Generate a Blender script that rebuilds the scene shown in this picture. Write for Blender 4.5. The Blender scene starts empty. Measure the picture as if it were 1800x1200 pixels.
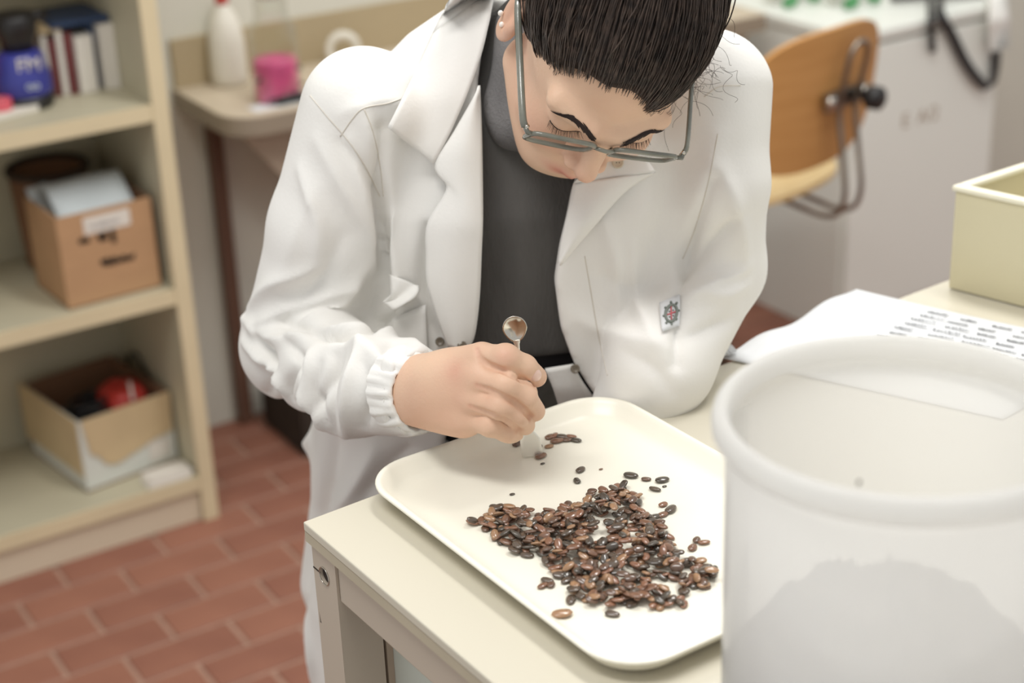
import bpy, bmesh, math, random
import numpy as np
from mathutils import Vector, Matrix
from mathutils.bvhtree import BVHTree

random.seed(7)
RNG = np.random.default_rng(7)
S = bpy.context.scene
COL = S.collection

# ------------------------------------------------------------------ camera
CAM_H = 1.58
F_PX = 3000.0                       # focal length for an 1800 px wide frame
PITCH = math.radians(24.2)
ROLL = math.radians(-2.3)
CAM = np.array([0, 0, CAM_H])
FWD = np.array([0, math.cos(PITCH), -math.sin(PITCH)])
_up = np.array([0, math.sin(PITCH), math.cos(PITCH)])
_rt = np.array([1.0, 0, 0])
RT = math.cos(ROLL) * _rt + math.sin(ROLL) * _up
UP = -math.sin(ROLL) * _rt + math.cos(ROLL) * _up

cam_data = bpy.data.cameras.new('camera')
cam = bpy.data.objects.new('camera', cam_data)
COL.objects.link(cam)
m3 = Matrix([[RT[i], UP[i], -FWD[i]] for i in range(3)])
cam.matrix_world = Matrix.Translation(Vector(CAM)) @ m3.to_4x4()
cam_data.sensor_width = 36.0
cam_data.lens = F_PX / 1800 * 36
cam_data.clip_start = 0.05
cam_data.dof.use_dof = True
cam_data.dof.focus_distance = 1.325
cam_data.dof.aperture_fstop = 4.3
S.camera = cam

# ------------------------------------------------------------------ light
S.view_settings.view_transform = 'Standard'
S.view_settings.look = 'None'
S.view_settings.gamma = 1.0
S.view_settings.use_curve_mapping = False
S.view_settings.exposure = 0.02
world = bpy.data.worlds.new('ambient_fill')  # uniform white ambient added as fill; no window is modelled
S.world = world
world.use_nodes = True
bg = world.node_tree.nodes['Background']
bg.inputs[0].default_value = (1.0, 0.995, 0.98, 1)
bg.inputs[1].default_value = 0.60


def area(name, loc, target, sx, sy, power, col=(1, 1, 1)):
    d = bpy.data.lights.new(name, 'AREA')
    d.shape = 'RECTANGLE'
    d.size, d.size_y = sx, sy
    d.energy = power
    d.color = col
    o = bpy.data.objects.new(name, d)
    COL.objects.link(o)
    o.location = loc
    o.rotation_euler = (Vector(target) - Vector(loc)).to_track_quat('-Z', 'Y').to_euler()
    return o


area('ceiling_lamp', (0.55, 1.95, 2.85), (0.3, 1.75, 0.8), 1.3, 0.35, 31, (1, 0.985, 0.955))
area('ceiling_lamp', (-0.5, 0.7, 2.85), (-0.2, 1.6, 0.8), 1.3, 0.35, 21, (1, 0.985, 0.955))
area('ceiling_lamp', (0.6, 4.0, 2.85), (0.3, 3.6, 0.0), 1.3, 0.35, 30, (1, 1.0, 0.97))


# ------------------------------------------------------------------ helpers
def ray(x, y):
    return FWD + RT * (x - 900) / F_PX + UP * (600 - y) / F_PX


def at(x, y, d):
    return CAM + ray(x, y) * d


def onz(x, y, z):
    r = ray(x, y)
    return CAM + r * ((z - CAM_H) / r[2])


def lin(c):
    return tuple(((v / 255) / 12.92 if v / 255 <= 0.04045 else ((v / 255 + 0.055) / 1.055) ** 2.4) for v in c)


def mat(name, rgb, rough=0.5, spec=0.5, var=0.0, vscale=8.0, bump=0.0, bscale=60.0, metal=0.0, sss=0.0,
        stretch=None, rgb2=None, coat=0.0, detail=4.0):
    m = bpy.data.materials.new(name)
    m.use_nodes = True
    nt = m.node_tree
    p = nt.nodes['Principled BSDF']
    p.inputs['Base Color'].default_value = (*lin(rgb), 1)
    p.inputs['Roughness'].default_value = rough
    p.inputs['Specular IOR Level'].default_value = spec
    p.inputs['Metallic'].default_value = metal
    p.inputs['Coat Weight'].default_value = coat
    if sss:
        p.inputs['Subsurface Weight'].default_value = sss
        p.inputs['Subsurface Radius'].default_value = (1.0, 0.35, 0.2)
        p.inputs['Subsurface Scale'].default_value = 0.006
    tc = nt.nodes.new('ShaderNodeTexCoord')
    src = tc.outputs['Object']
    if stretch:
        mp = nt.nodes.new('ShaderNodeMapping')
        mp.inputs['Scale'].default_value = stretch
        nt.links.new(src, mp.inputs[0])
        src = mp.outputs[0]
    if var or rgb2:
        n = nt.nodes.new('ShaderNodeTexNoise')
        n.inputs['Scale'].default_value = vscale
        n.inputs['Detail'].default_value = detail
        nt.links.new(src, n.inputs['Vector'])
        r = nt.nodes.new('ShaderNodeValToRGB')
        r.color_ramp.elements[0].position = 0.3
        r.color_ramp.elements[1].position = 0.7
        a = lin(rgb)
        b = lin(rgb2) if rgb2 else tuple(min(1, v * (1 + var)) for v in a)
        a = a if rgb2 else tuple(v * (1 - var) for v in a)
        r.color_ramp.elements[0].color = (*a, 1)
        r.color_ramp.elements[1].color = (*b, 1)
        nt.links.new(n.outputs[0], r.inputs[0])
        nt.links.new(r.outputs[0], p.inputs['Base Color'])
    if bump:
        n = nt.nodes.new('ShaderNodeTexNoise')
        n.inputs['Scale'].default_value = bscale
        n.inputs['Detail'].default_value = 3
        nt.links.new(src, n.inputs['Vector'])
        b = nt.nodes.new('ShaderNodeBump')
        b.inputs['Strength'].default_value = bump
        b.inputs['Distance'].default_value = 0.002
        nt.links.new(n.outputs[0], b.inputs['Height'])
        nt.links.new(b.outputs[0], p.inputs['Normal'])
    return m


def tagg(o, label=None, cat=None, group=None, kind=None):
    if label: o['label'] = label
    if cat: o['category'] = cat
    if group: o['group'] = group
    if kind: o['kind'] = kind
    return o


def thing(name, label, cat, loc=(0, 0, 0), group=None):
    o = bpy.data.objects.new(name, None)
    COL.objects.link(o)
    o.location = Vector([float(v) for v in loc])
    o.empty_display_size = 0.05
    return tagg(o, label, cat, group)


def link(name, me, material=None, parent=None, smooth=False):
    if material is not None:
        for k in (material if isinstance(material, (list, tuple)) else [material]):
            me.materials.append(k)
    if smooth:
        me.polygons.foreach_set('use_smooth', [True] * len(me.polygons))
    o = bpy.data.objects.new(name, me)
    COL.objects.link(o)
    if parent is not None:
        o.parent = parent
        base = Vector((0, 0, 0))
        q = parent
        while q is not None:
            if q.type == 'EMPTY':
                base = base + q.location
            q = q.parent
        # children carry world coordinates in their mesh; undo the parent's offset
        if parent.type == 'EMPTY':
            o.matrix_parent_inverse = Matrix.Translation(-base)
    return o


def obj(name, bm, material=None, parent=None, smooth=False):
    me = bpy.data.meshes.new(name)
    bm.normal_update()
    bm.to_mesh(me)
    bm.free()
    return link(name, me, material, parent, smooth)


def meshpy(name, v, f, material=None, parent=None, smooth=True):
    me = bpy.data.meshes.new(name)
    me.from_pydata([tuple(map(float, q)) for q in v], [], [tuple(int(i) for i in q) for q in f])
    me.update()
    return link(name, me, material, parent, smooth)


def bevel(o, w, seg=2):
    m = o.modifiers.new('bevel', 'BEVEL')
    m.width = w
    m.segments = seg
    m.limit_method = 'ANGLE'
    return o


def box(bm, o, ax, ay, az, x0, x1, y0, y1, z0, z1):
    """box in the frame (origin o, axes ax, ay, az)"""
    o, ax, ay, az = (np.asarray(k, float) for k in (o, ax, ay, az))
    vs = [bm.verts.new(o + ax * x + ay * y + az * z) for z in (z0, z1) for x, y in ((x0, y0), (x1, y0), (x1, y1), (x0, y1))]
    for q in ((3, 2, 1, 0), (4, 5, 6, 7), (0, 1, 5, 4), (1, 2, 6, 5), (2, 3, 7, 6), (3, 0, 4, 7)):
        bm.faces.new([vs[i] for i in q])
    if np.dot(np.cross(ax, ay), az) < 0:
        bmesh.ops.reverse_faces(bm, faces=bm.faces[-6:])
    return vs


def frames(pts):
    pts = [np.asarray(p, float) for p in pts]
    n = len(pts)
    T = []
    for i in range(n):
        t = pts[min(i + 1, n - 1)] - pts[max(i - 1, 0)]
        T.append(t / (np.linalg.norm(t) + 1e-12))
    ref = np.array([0, 0, 1.0]) if abs(T[0][2]) < 0.9 else np.array([1.0, 0, 0])
    u = np.cross(T[0], ref); u /= np.linalg.norm(u)
    out = []
    for i in range(n):
        u = u - T[i] * (u @ T[i]); u /= np.linalg.norm(u)
        out.append((pts[i], u, np.cross(T[i], u)))
    return out


def tube(bm, pts, r, seg=8, cap=True, sx=1.0, sy=1.0):
    fr = frames(pts)
    rs = r if isinstance(r, (list, tuple)) else [r] * len(fr)
    rings = []
    for (p, u, v), q in zip(fr, rs):
        rings.append([bm.verts.new(p + (u * math.cos(a) * sx + v * math.sin(a) * sy) * q) for a in np.arange(seg) * 2 * math.pi / seg])
    for a, b in zip(rings[:-1], rings[1:]):
        for i in range(seg):
            j = (i + 1) % seg
            bm.faces.new((a[i], a[j], b[j], b[i]))
    if cap:
        bm.faces.new(rings[0][::-1]); bm.faces.new(rings[-1])


def spline(pts, n):
    """Catmull-Rom through pts, n samples"""
    P = np.asarray(pts, float)
    P = np.vstack([2 * P[0] - P[1], P, 2 * P[-1] - P[-2]])
    k = len(P) - 3
    out = []
    for s in np.linspace(0, k - 1e-9, n):
        i = int(s); t = s - i
        a, b, c, d = P[i:i + 4]
        out.append(0.5 * (2 * b + (c - a) * t + (2 * a - 5 * b + 4 * c - d) * t * t + (-a + 3 * b - 3 * c + d) * t ** 3))
    return np.array(out)


def lathe(bm, c, prof, seg=48, close=False):
    """prof: list of (r, z) relative to c"""
    c = np.asarray(c, float)
    rings = []
    for r, z in prof:
        if r < 1e-6:
            rings.append([bm.verts.new(c + np.array([0, 0, z]))])
        else:
            rings.append([bm.verts.new(c + np.array([r * math.cos(a), r * math.sin(a), z])) for a in np.arange(seg) * 2 * math.pi / seg])
    for a, b in zip(rings[:-1], rings[1:]):
        for i in range(seg):
            j = (i + 1) % seg
            if len(a) == 1 and len(b) == 1: continue
            if len(a) == 1: bm.faces.new((a[0], b[j], b[i]))
            elif len(b) == 1: bm.faces.new((a[i], a[j], b[0]))
            else: bm.faces.new((a[i], a[j], b[j], b[i]))


# ---- signed distance modelling
def rcone(P, a, b, r1, r2):
    a = np.asarray(a, np.float32); b = np.asarray(b, np.float32)
    ab = b - a
    t = np.clip(((P - a) @ ab) / (ab @ ab + 1e-12), 0, 1)
    return np.linalg.norm(P - a - t[:, None] * ab, axis=1) - (r1 + (r2 - r1) * t)


def chain(P, pts, rs, k=0.0):
    d = None
    for i in range(len(pts) - 1):
        q = rcone(P, pts[i], pts[i + 1], rs[i], rs[i + 1])
        d = q if d is None else (smin(d, q, k) if k else np.minimum(d, q))
    return d


def ell(P, c, r, M=None):
    q = P - np.asarray(c, np.float32)
    if M is not None: q = q @ np.asarray(M, np.float32)
    r = np.asarray(r, np.float32)
    k0 = np.linalg.norm(q / r, axis=1)
    k1 = np.linalg.norm(q / (r * r), axis=1) + 1e-9
    return k0 * (k0 - 1) / k1


def smin(a, b, k):
    h = np.maximum(k - np.abs(a - b), 0) / k
    return np.minimum(a, b) - h * h * k * 0.25


def smax(a, b, k):
    return -smin(-a, -b, k)


def loft(P, secs, ex=2.4):
    """elliptical sections (z, cx, cy, rx, ry), z ascending"""
    s = np.asarray(secs, float)
    z = P[:, 2]
    zc = np.clip(z, s[0, 0], s[-1, 0])
    cx, cy, rx, ry = (np.interp(zc, s[:, 0], s[:, i]).astype(np.float32) for i in range(1, 5))
    u = np.abs((P[:, 0] - cx) / rx); v = np.abs((P[:, 1] - cy) / ry)
    k = (u ** ex + v ** ex) ** (1 / ex)
    d = (k - 1) * np.minimum(rx, ry)
    over = np.abs(z - zc)
    return np.where(over > 0, np.maximum(d, 0) + over, np.maximum(d, np.maximum(s[0, 0] - z, z - s[-1, 0])))


def poly2d(P2, poly):
    """signed distance to a polygon in 2D, negative inside"""
    poly = np.asarray(poly, np.float32)
    n = len(poly)
    d = np.full(len(P2), 1e9, np.float32)
    s = np.zeros(len(P2), bool)
    for i in range(n):
        a, b = poly[i], poly[(i + 1) % n]
        e = b - a; w = P2 - a
        t = np.clip((w @ e) / (e @ e + 1e-12), 0, 1)
        d = np.minimum(d, np.linalg.norm(w - t[:, None] * e, axis=1))
        c = ((a[1] <= P2[:, 1]) != (b[1] <= P2[:, 1]))
        with np.errstate(divide='ignore', invalid='ignore'):
            xx = a[0] + (P2[:, 1] - a[1]) / (b[1] - a[1] + 1e-20) * e[0]
        s ^= c & (P2[:, 0] < xx)
    return np.where(s, -d, d)


def surfnet(f, lo, hi, h, K=4, band=3.2):
    lo = np.asarray(lo, np.float32)
    nb = np.ceil((np.asarray(hi) - lo) / (h * K)).astype(int)
    n = nb * K + 1
    g = [np.arange(k) for k in nb]
    cc = np.stack(np.meshgrid(*g, indexing='ij'), -1).reshape(-1, 3)
    cp = (lo + (cc + 0.5) * h * K).astype(np.float32)
    cv = f(cp)
    near = np.abs(cv) < h * K * band
    V = np.repeat(np.repeat(np.repeat(np.where(cv < 0, -1, 1).reshape(nb).astype(np.float32), K, 0), K, 1), K, 2)
    V = np.pad(V, ((0, 1), (0, 1), (0, 1)), mode='edge')
    want = np.zeros(n, bool)
    nearg = near.reshape(nb)
    up = np.repeat(np.repeat(np.repeat(nearg, K, 0), K, 1), K, 2)
    for dx in (0, 1):
        for dy in (0, 1):
            for dz in (0, 1):
                want[dx:dx + up.shape[0], dy:dy + up.shape[1], dz:dz + up.shape[2]] |= up
    idx = np.argwhere(want)
    pts = (lo + idx * h).astype(np.float32)
    vals = np.concatenate([f(pts[i:i + 400000]) for i in range(0, len(pts), 400000)])
    V[want] = vals
    # surface nets
    ins = V < 0
    cnt = np.zeros(np.array(n) - 1, np.int8)
    for dx in (0, 1):
        for dy in (0, 1):
            for dz in (0, 1):
                cnt += ins[dx:n[0] - 1 + dx, dy:n[1] - 1 + dy, dz:n[2] - 1 + dz]
    act = (cnt > 0) & (cnt < 8)
    ci = np.argwhere(act)
    num = np.full(act.shape, -1, np.int64)
    num[act] = np.arange(len(ci))
    acc = np.zeros((len(ci), 3)); k = np.zeros(len(ci))
    for a in range(3):
        for o1 in (0, 1):
            for o2 in (0, 1):
                s = [0, 0, 0]; b = [(a + 1) % 3, (a + 2) % 3]
                s[b[0]] = o1; s[b[1]] = o2
                e = list(s); e[a] = 1
                v0 = V[ci[:, 0] + s[0], ci[:, 1] + s[1], ci[:, 2] + s[2]]
                v1 = V[ci[:, 0] + e[0], ci[:, 1] + e[1], ci[:, 2] + e[2]]
                c = (v0 < 0) != (v1 < 0)
                t = np.where(c, v0 / np.where(c, v0 - v1, 1), 0)
                p = np.tile(np.array(s, float), (len(ci), 1)); p[:, a] = t
                acc[c] += p[c]; k[c] += 1
    vert = lo + (ci + acc / k[:, None]) * h
    faces = []
    for a in range(3):
        b, c = (a + 1) % 3, (a + 2) % 3
        sl0 = [slice(None)] * 3; sl1 = [slice(None)] * 3
        sl0[a] = slice(0, n[a] - 1); sl1[a] = slice(1, n[a])
        chg = ins[tuple(sl0)] != ins[tuple(sl1)]
        e = np.argwhere(chg)
        e = e[(e[:, b] > 0) & (e[:, c] > 0) & (e[:, b] < n[b] - 1) & (e[:, c] < n[c] - 1)]
        def nn(db, dc):
            q = e.copy(); q[:, b] -= db; q[:, c] -= dc
            return num[q[:, 0], q[:, 1], q[:, 2]]
        q = np.stack([nn(1, 1), nn(0, 1), nn(0, 0), nn(1, 0)], 1)
        flip = ~ins[e[:, 0], e[:, 1], e[:, 2]]
        q[flip] = q[flip][:, ::-1]
        faces.append(q)
    F = np.concatenate(faces)
    F = F[(F >= 0).all(1)]
    return vert, F


def smooth_mesh(v, f, it=1, lam=0.5):
    e = np.concatenate([f[:, [0, 1]], f[:, [1, 2]], f[:, [2, 3]], f[:, [3, 0]]])
    for _ in range(it):
        s = np.zeros_like(v); c = np.zeros(len(v))
        for a, b in ((0, 1), (1, 0)):
            for k in range(3): s[:, k] += np.bincount(e[:, a], v[e[:, b], k], len(v))
            c += np.bincount(e[:, a], minlength=len(v))
        v = v + lam * (s / np.maximum(c, 1)[:, None] - v)
    return v


def vnormals(v, f):
    n = np.cross(v[f[:, 2]] - v[f[:, 0]], v[f[:, 3]] - v[f[:, 1]])
    o = np.zeros_like(v)
    for i in range(4):
        for k in range(3): o[:, k] += np.bincount(f[:, i], n[:, k], len(v))
    return o / (np.linalg.norm(o, axis=1)[:, None] + 1e-12)


def cast(f, x, y, d0=0.9, d1=2.4):
    """sphere-trace photo points (arrays) onto an SDF; returns depth along the axis"""
    x = np.atleast_1d(np.asarray(x, float)); y = np.atleast_1d(np.asarray(y, float))
    r = FWD[None] + RT[None] * ((x - 900) / F_PX)[:, None] + UP[None] * ((600 - y) / F_PX)[:, None]
    d = np.full(len(x), d0)
    for _ in range(70):
        q = f((CAM + r * d[:, None]).astype(np.float32))
        d = d + q * 0.7
    d[(d > d1)] = np.nan
    return d

# ------------------------------------------------------------------ materials
M = {}
M['tile'] = mat('terracotta', (146, 98, 80), 0.55, 0.4, rgb2=(158, 108, 88), vscale=9, bump=0.1, bscale=140)
M['tile2'] = mat('terracotta_dark', (138, 91, 75), 0.55, 0.4, rgb2=(152, 103, 84), vscale=9, bump=0.1, bscale=140)
M['grout'] = mat('grout', (172, 138, 120), 0.85, 0.2, var=0.1, vscale=30, bump=0.2, bscale=200)
M['wall'] = mat('painted_wall', (214, 212, 200), 0.8, 0.2, var=0.02, vscale=3, bump=0.05, bscale=150)
M['shelf'] = mat('shelf_laminate', (192, 185, 160), 0.5, 0.35, var=0.03, vscale=3, stretch=(1, 6, 6))  # panel tone lowered to carry the shade inside the shelves
M['shelf_edge'] = mat('shelf_edge_wood', (220, 205, 170), 0.5, 0.35, var=0.05, vscale=6)
M['shelf_kick'] = mat('shelf_kickboard', (216, 202, 178), 0.5, 0.3, var=0.03, vscale=6)
M['table'] = mat('table_laminate', (206, 200, 183), 0.38, 0.4, var=0.012, vscale=3)
M['table_edge'] = mat('table_edge_band', (186, 176, 154), 0.5, 0.3, var=0.04, vscale=20)
M['table_frame'] = mat('painted_frame', (190, 178, 162), 0.45, 0.4, var=0.02, vscale=5)
M['mint'] = mat('pale_panel', (208, 214, 204), 0.4, 0.4, var=0.02, vscale=3)
M['taupe'] = mat('taupe_panel', (176, 160, 142), 0.5, 0.3, var=0.03, vscale=5)
M['dark'] = mat('dark_gap', (60, 52, 46), 0.8, 0.2, var=0.1, vscale=20)
M['black'] = mat('black_plastic', (34, 32, 32), 0.4, 0.5, var=0.1, vscale=20)
M['steel'] = mat('polished_steel', (205, 200, 190), 0.16, 0.5, metal=1.0, var=0.04, vscale=30)
M['steel_satin'] = mat('satin_steel', (236, 234, 228), 0.42, 0.5, metal=1.0, var=0.02, vscale=30)
M['steel_dull'] = mat('dull_steel', (150, 142, 132), 0.35, 0.5, metal=1.0, var=0.05, vscale=20)
M['bench_top'] = mat('bench_laminate', (200, 186, 164), 0.45, 0.4, var=0.03, vscale=6)
M['bench_edge'] = mat('bench_edge', (150, 137, 120), 0.5, 0.4, var=0.03, vscale=6)
M['upstand'] = mat('bench_upstand', (176, 160, 130), 0.5, 0.3, var=0.04, vscale=6)
M['bench_leg'] = mat('brown_steel', (104, 76, 62), 0.45, 0.4, var=0.06, vscale=6)
M['appliance'] = mat('white_enamel', (238, 241, 234), 0.35, 0.4, var=0.01, vscale=3)
M['ply'] = mat('plywood_back', (198, 146, 86), 0.4, 0.4, rgb2=(210, 158, 98), vscale=5, stretch=(1, 1, 12))
M['ply_seat'] = mat('plywood_seat', (238, 212, 160), 0.4, 0.4, rgb2=(230, 200, 144), vscale=4, stretch=(6, 1, 1))
M['cream'] = mat('cream_plastic', (212, 204, 172), 0.4, 0.4, var=0.015, vscale=4)
M['cream_rim'] = mat('cream_plastic_rim', (238, 234, 212), 0.4, 0.4, var=0.01, vscale=4)
M['tray'] = mat('tray_fibreglass', (244, 240, 225), 0.3, 0.45, var=0.008, vscale=30)
M['paper'] = mat('paper', (226, 228, 230), 0.75, 0.2, var=0.008, vscale=10)
M['paper_blue'] = mat('paper_cool', (212, 220, 222), 0.75, 0.2, var=0.03, vscale=25)
M['ink'] = mat('ink_grey', (126, 128, 136), 0.7, 0.2, var=0.1, vscale=50)
M['marker'] = mat('black_marker', (52, 44, 40), 0.7, 0.2, var=0.1, vscale=50)
M['card'] = mat('cardboard', (186, 148, 112), 0.75, 0.2, var=0.04, vscale=14, stretch=(1, 1, 5), bump=0.05)
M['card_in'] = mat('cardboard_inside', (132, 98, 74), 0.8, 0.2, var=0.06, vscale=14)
M['card_pale'] = mat('cardboard_pale', (204, 182, 144), 0.75, 0.2, var=0.05, vscale=18)
M['white_card'] = mat('white_card', (214, 216, 208), 0.7, 0.2, var=0.02, vscale=10)
M['blue'] = mat('blue_plastic', (58, 62, 142), 0.35, 0.5, var=0.12, vscale=20)
M['navy'] = mat('navy_cover', (48, 66, 96), 0.5, 0.4, var=0.1, vscale=15)
M['maroon'] = mat('maroon_cover', (112, 56, 56), 0.5, 0.4, var=0.1, vscale=15)
M['red'] = mat('red_plastic', (190, 58, 50), 0.4, 0.5, var=0.06, vscale=15)
M['pink_label'] = mat('pink_plastic', (214, 96, 108), 0.45, 0.4, var=0.05, vscale=15)
M['bookwhite'] = mat('book_white', (224, 218, 208), 0.6, 0.3, var=0.03, vscale=15)
M['green'] = mat('green_plastic', (60, 150, 84), 0.45, 0.4, var=0.1, vscale=15)
M['greygreen'] = mat('greygreen_plastic', (140, 148, 134), 0.5, 0.4, var=0.06, vscale=15)
M['pinkliq'] = mat('magenta_contents', (214, 82, 138), 0.3, 0.5, var=0.2, vscale=30)
M['white_plastic'] = mat('white_plastic', (226, 222, 210), 0.35, 0.4, var=0.015, vscale=10)
M['towel'] = mat('white_cloth', (236, 234, 228), 0.85, 0.1, var=0.02, vscale=30, bump=0.2)


def shader(name, build):
    m = bpy.data.materials.new(name)
    m.use_nodes = True
    nt = m.node_tree
    for n in list(nt.nodes):
        if n.type != 'OUTPUT_MATERIAL': nt.nodes.remove(n)
    out = [n for n in nt.nodes if n.type == 'OUTPUT_MATERIAL'][0]
    nt.links.new(build(nt), out.inputs[0])
    return m


def _frost(nt):
    tc = nt.nodes.new('ShaderNodeTexCoord')
    no = nt.nodes.new('ShaderNodeTexNoise'); no.inputs['Scale'].default_value = 9
    nt.links.new(tc.outputs['Object'], no.inputs['Vector'])
    rp = nt.nodes.new('ShaderNodeValToRGB')
    rp.color_ramp.elements[0].color = (0.93, 0.925, 0.905, 1); rp.color_ramp.elements[1].color = (0.95, 0.945, 0.925, 1)
    nt.links.new(no.outputs[0], rp.inputs[0])
    tl = nt.nodes.new('ShaderNodeBsdfTranslucent'); df = nt.nodes.new('ShaderNodeBsdfDiffuse')
    nt.links.new(rp.outputs[0], tl.inputs[0]); nt.links.new(rp.outputs[0], df.inputs[0])
    a = nt.nodes.new('ShaderNodeMixShader'); a.inputs[0].default_value = 0.38
    nt.links.new(tl.outputs[0], a.inputs[1]); nt.links.new(df.outputs[0], a.inputs[2])
    rf = nt.nodes.new('ShaderNodeBsdfRefraction'); rf.inputs['Roughness'].default_value = 0.24; rf.inputs['IOR'].default_value = 1.0
    rf.inputs[0].default_value = (0.97, 0.97, 0.96, 1)
    b = nt.nodes.new('ShaderNodeMixShader'); b.inputs[0].default_value = 0.15
    nt.links.new(a.outputs[0], b.inputs[1]); nt.links.new(rf.outputs[0], b.inputs[2])
    gl = nt.nodes.new('ShaderNodeBsdfGlossy'); gl.inputs['Roughness'].default_value = 0.12
    lw0 = nt.nodes.new('ShaderNodeLayerWeight'); lw0.inputs[0].default_value = .12
    lw = nt.nodes.new('ShaderNodeMath'); lw.operation = 'MULTIPLY'; lw.inputs[1].default_value = .5; nt.links.new(lw0.outputs['Fresnel'], lw.inputs[0])
    c = nt.nodes.new('ShaderNodeMixShader')
    nt.links.new(lw.outputs[0], c.inputs[0])
    nt.links.new(b.outputs[0], c.inputs[1]); nt.links.new(gl.outputs[0], c.inputs[2])
    return c.outputs[0]


def _clear(tint, g=0.08):
    def f(nt):
        t = nt.nodes.new('ShaderNodeBsdfTransparent'); t.inputs[0].default_value = (*tint, 1)
        gl = nt.nodes.new('ShaderNodeBsdfGlossy'); gl.inputs['Roughness'].default_value = g
        lw0 = nt.nodes.new('ShaderNodeLayerWeight'); lw0.inputs[0].default_value = .2
        lw = nt.nodes.new('ShaderNodeMath'); lw.operation = 'MULTIPLY'; lw.inputs[1].default_value = .9; nt.links.new(lw0.outputs['Facing'], lw.inputs[0])
        c = nt.nodes.new('ShaderNodeMixShader')
        nt.links.new(lw.outputs[0], c.inputs[0]); nt.links.new(t.outputs[0], c.inputs[1]); nt.links.new(gl.outputs[0], c.inputs[2])
        return c.outputs[0]
    return f


M['frost'] = shader('frosted_polypropylene', _frost)
M['glass'] = shader('clear_glass', _clear((0.93, 0.94, 0.92)))
M['lens'] = shader('spectacle_lens', _clear((0.97, 0.98, 0.98), 0.03))

# ------------------------------------------------------------------ room
ZA = np.array([0, 0, 1.0])
_a = math.radians(58.5)
RA = np.array([math.sin(_a), math.cos(_a), 0])      # along the back wall, to the right
RB = np.array([-math.cos(_a), math.sin(_a), 0])     # towards the back wall
SHELF0 = np.array([-0.558, 2.774, 0.0])             # front right floor corner of the bookcase
W0 = np.array([-0.607, 3.161, 0.0])                 # a point of the foot of the back wall

bm = bmesh.new()
box(bm, W0, RA, RB, ZA, -1.6, 4.2, 0, 0.1, 0, 2.9)
tagg(obj('wall_back', bm, M['wall']), 'off-white painted wall behind the bookcase and benches', kind='structure')

bm = bmesh.new()
box(bm, W0, RA, RB, ZA, -1.6, 4.2, -4.4, 0.1, -0.05, -0.004)
floor = tagg(obj('floor', bm, M['grout']), 'red-brown brick tile floor with pale joints', kind='structure')
# tiles: rows along the bookcase front, running bond
PITCH_V, PITCH_U, JOINT = 0.0875, 0.184, 0.009
tile_me = []
for k, mm in enumerate((M['tile'], M['tile2'])):
    b_ = bmesh.new()
    box(b_, (0, 0, 0), RA, RB, ZA, -PITCH_U / 2 + JOINT / 2, PITCH_U / 2 - JOINT / 2, -PITCH_V / 2 + JOINT / 2, PITCH_V / 2 - JOINT / 2, -0.006, 0.0)
    bmesh.ops.bevel(b_, geom=[e for e in b_.edges if all(v.co.z > -0.003 for v in e.verts)], offset=0.002, segments=1, affect='EDGES')
    me = bpy.data.meshes.new('tile'); b_.to_mesh(me); b_.free(); me.materials.append(mm)
    tile_me.append(me)
cells = []
for r in range(-6, 34):
    for c in range(-8, 14):
        v = 0.0215 - PITCH_V * (r + 0.5) - 0.0875 * 0 
        u = -0.034 + PITCH_U * (c + 0.5) + (0.092 if r % 2 == 0 else 0.0) - 0.002
        p = SHELF0 + RA * u + RB * (v)
        d = (p - CAM) @ FWD
        px = 900 + F_PX * ((p - CAM) @ RT) / d; py = 600 - F_PX * ((p - CAM) @ UP) / d
        inv = -120 < px < 1900 and 400 < py < 1320
        cells.append((inv, (px - 250) ** 2 + (py - 1000) ** 2, p))
vis = sorted([c for c in cells if c[0]], key=lambda c: c[1])
rest = [c for c in cells if not c[0]] + vis[290:]
for c in vis[:290]:
    o = bpy.data.objects.new('tile', random.choice(tile_me))
    COL.objects.link(o); o.parent = floor
    o.location = Vector(c[2] + np.array([0, 0, random.uniform(-0.0006, 0.0004)]))
b_ = bmesh.new()
for c in rest:
    box(b_, c[2], RA, RB, ZA, -PITCH_U / 2 + JOINT / 2, PITCH_U / 2 - JOINT / 2, -PITCH_V / 2 + JOINT / 2, PITCH_V / 2 - JOINT / 2, -0.005, 0.0)
tagg(obj('tiles', b_, M['tile'], floor), kind='stuff')

# ------------------------------------------------------------------ table
TZ = 0.92
TC = np.array([-0.1667, 1.146, 0.0])
TA = np.array([math.sin(math.radians(54.6)), math.cos(math.radians(54.6)), 0])
TB = np.array([math.sin(math.radians(146.6)), math.cos(math.radians(146.6)), 0])
TLA, TLB = 1.3, 0.68
table = thing('work_table', 'long cream laminate work table on a taupe steel frame', 'table', TC + TA * TLA / 2 + TB * TLB / 2)
bm = bmesh.new()
box(bm, TC, TA, TB, ZA, 0.0, TLA, 0, TLB, TZ - 0.008, TZ)
bevel(obj('table_top', bm, M['table'], table), 0.0012)
bm = bmesh.new()
for a0, a1, b0, b1 in ((0.0005, 0.013, 0.0005, TLB - .0005), (TLA - .016, TLA - .0005, 0.0005, TLB - .0005), (0.013, TLA - .016, 0.0005, 0.013), (0.013, TLA - .016, TLB - 0.013, TLB - .0005)):
    box(bm, TC, TA, TB, ZA, a0, a1, b0, b1, TZ - 0.017, TZ - 0.0082)
obj('edge_band', bm, M['table_edge'], table)
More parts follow.
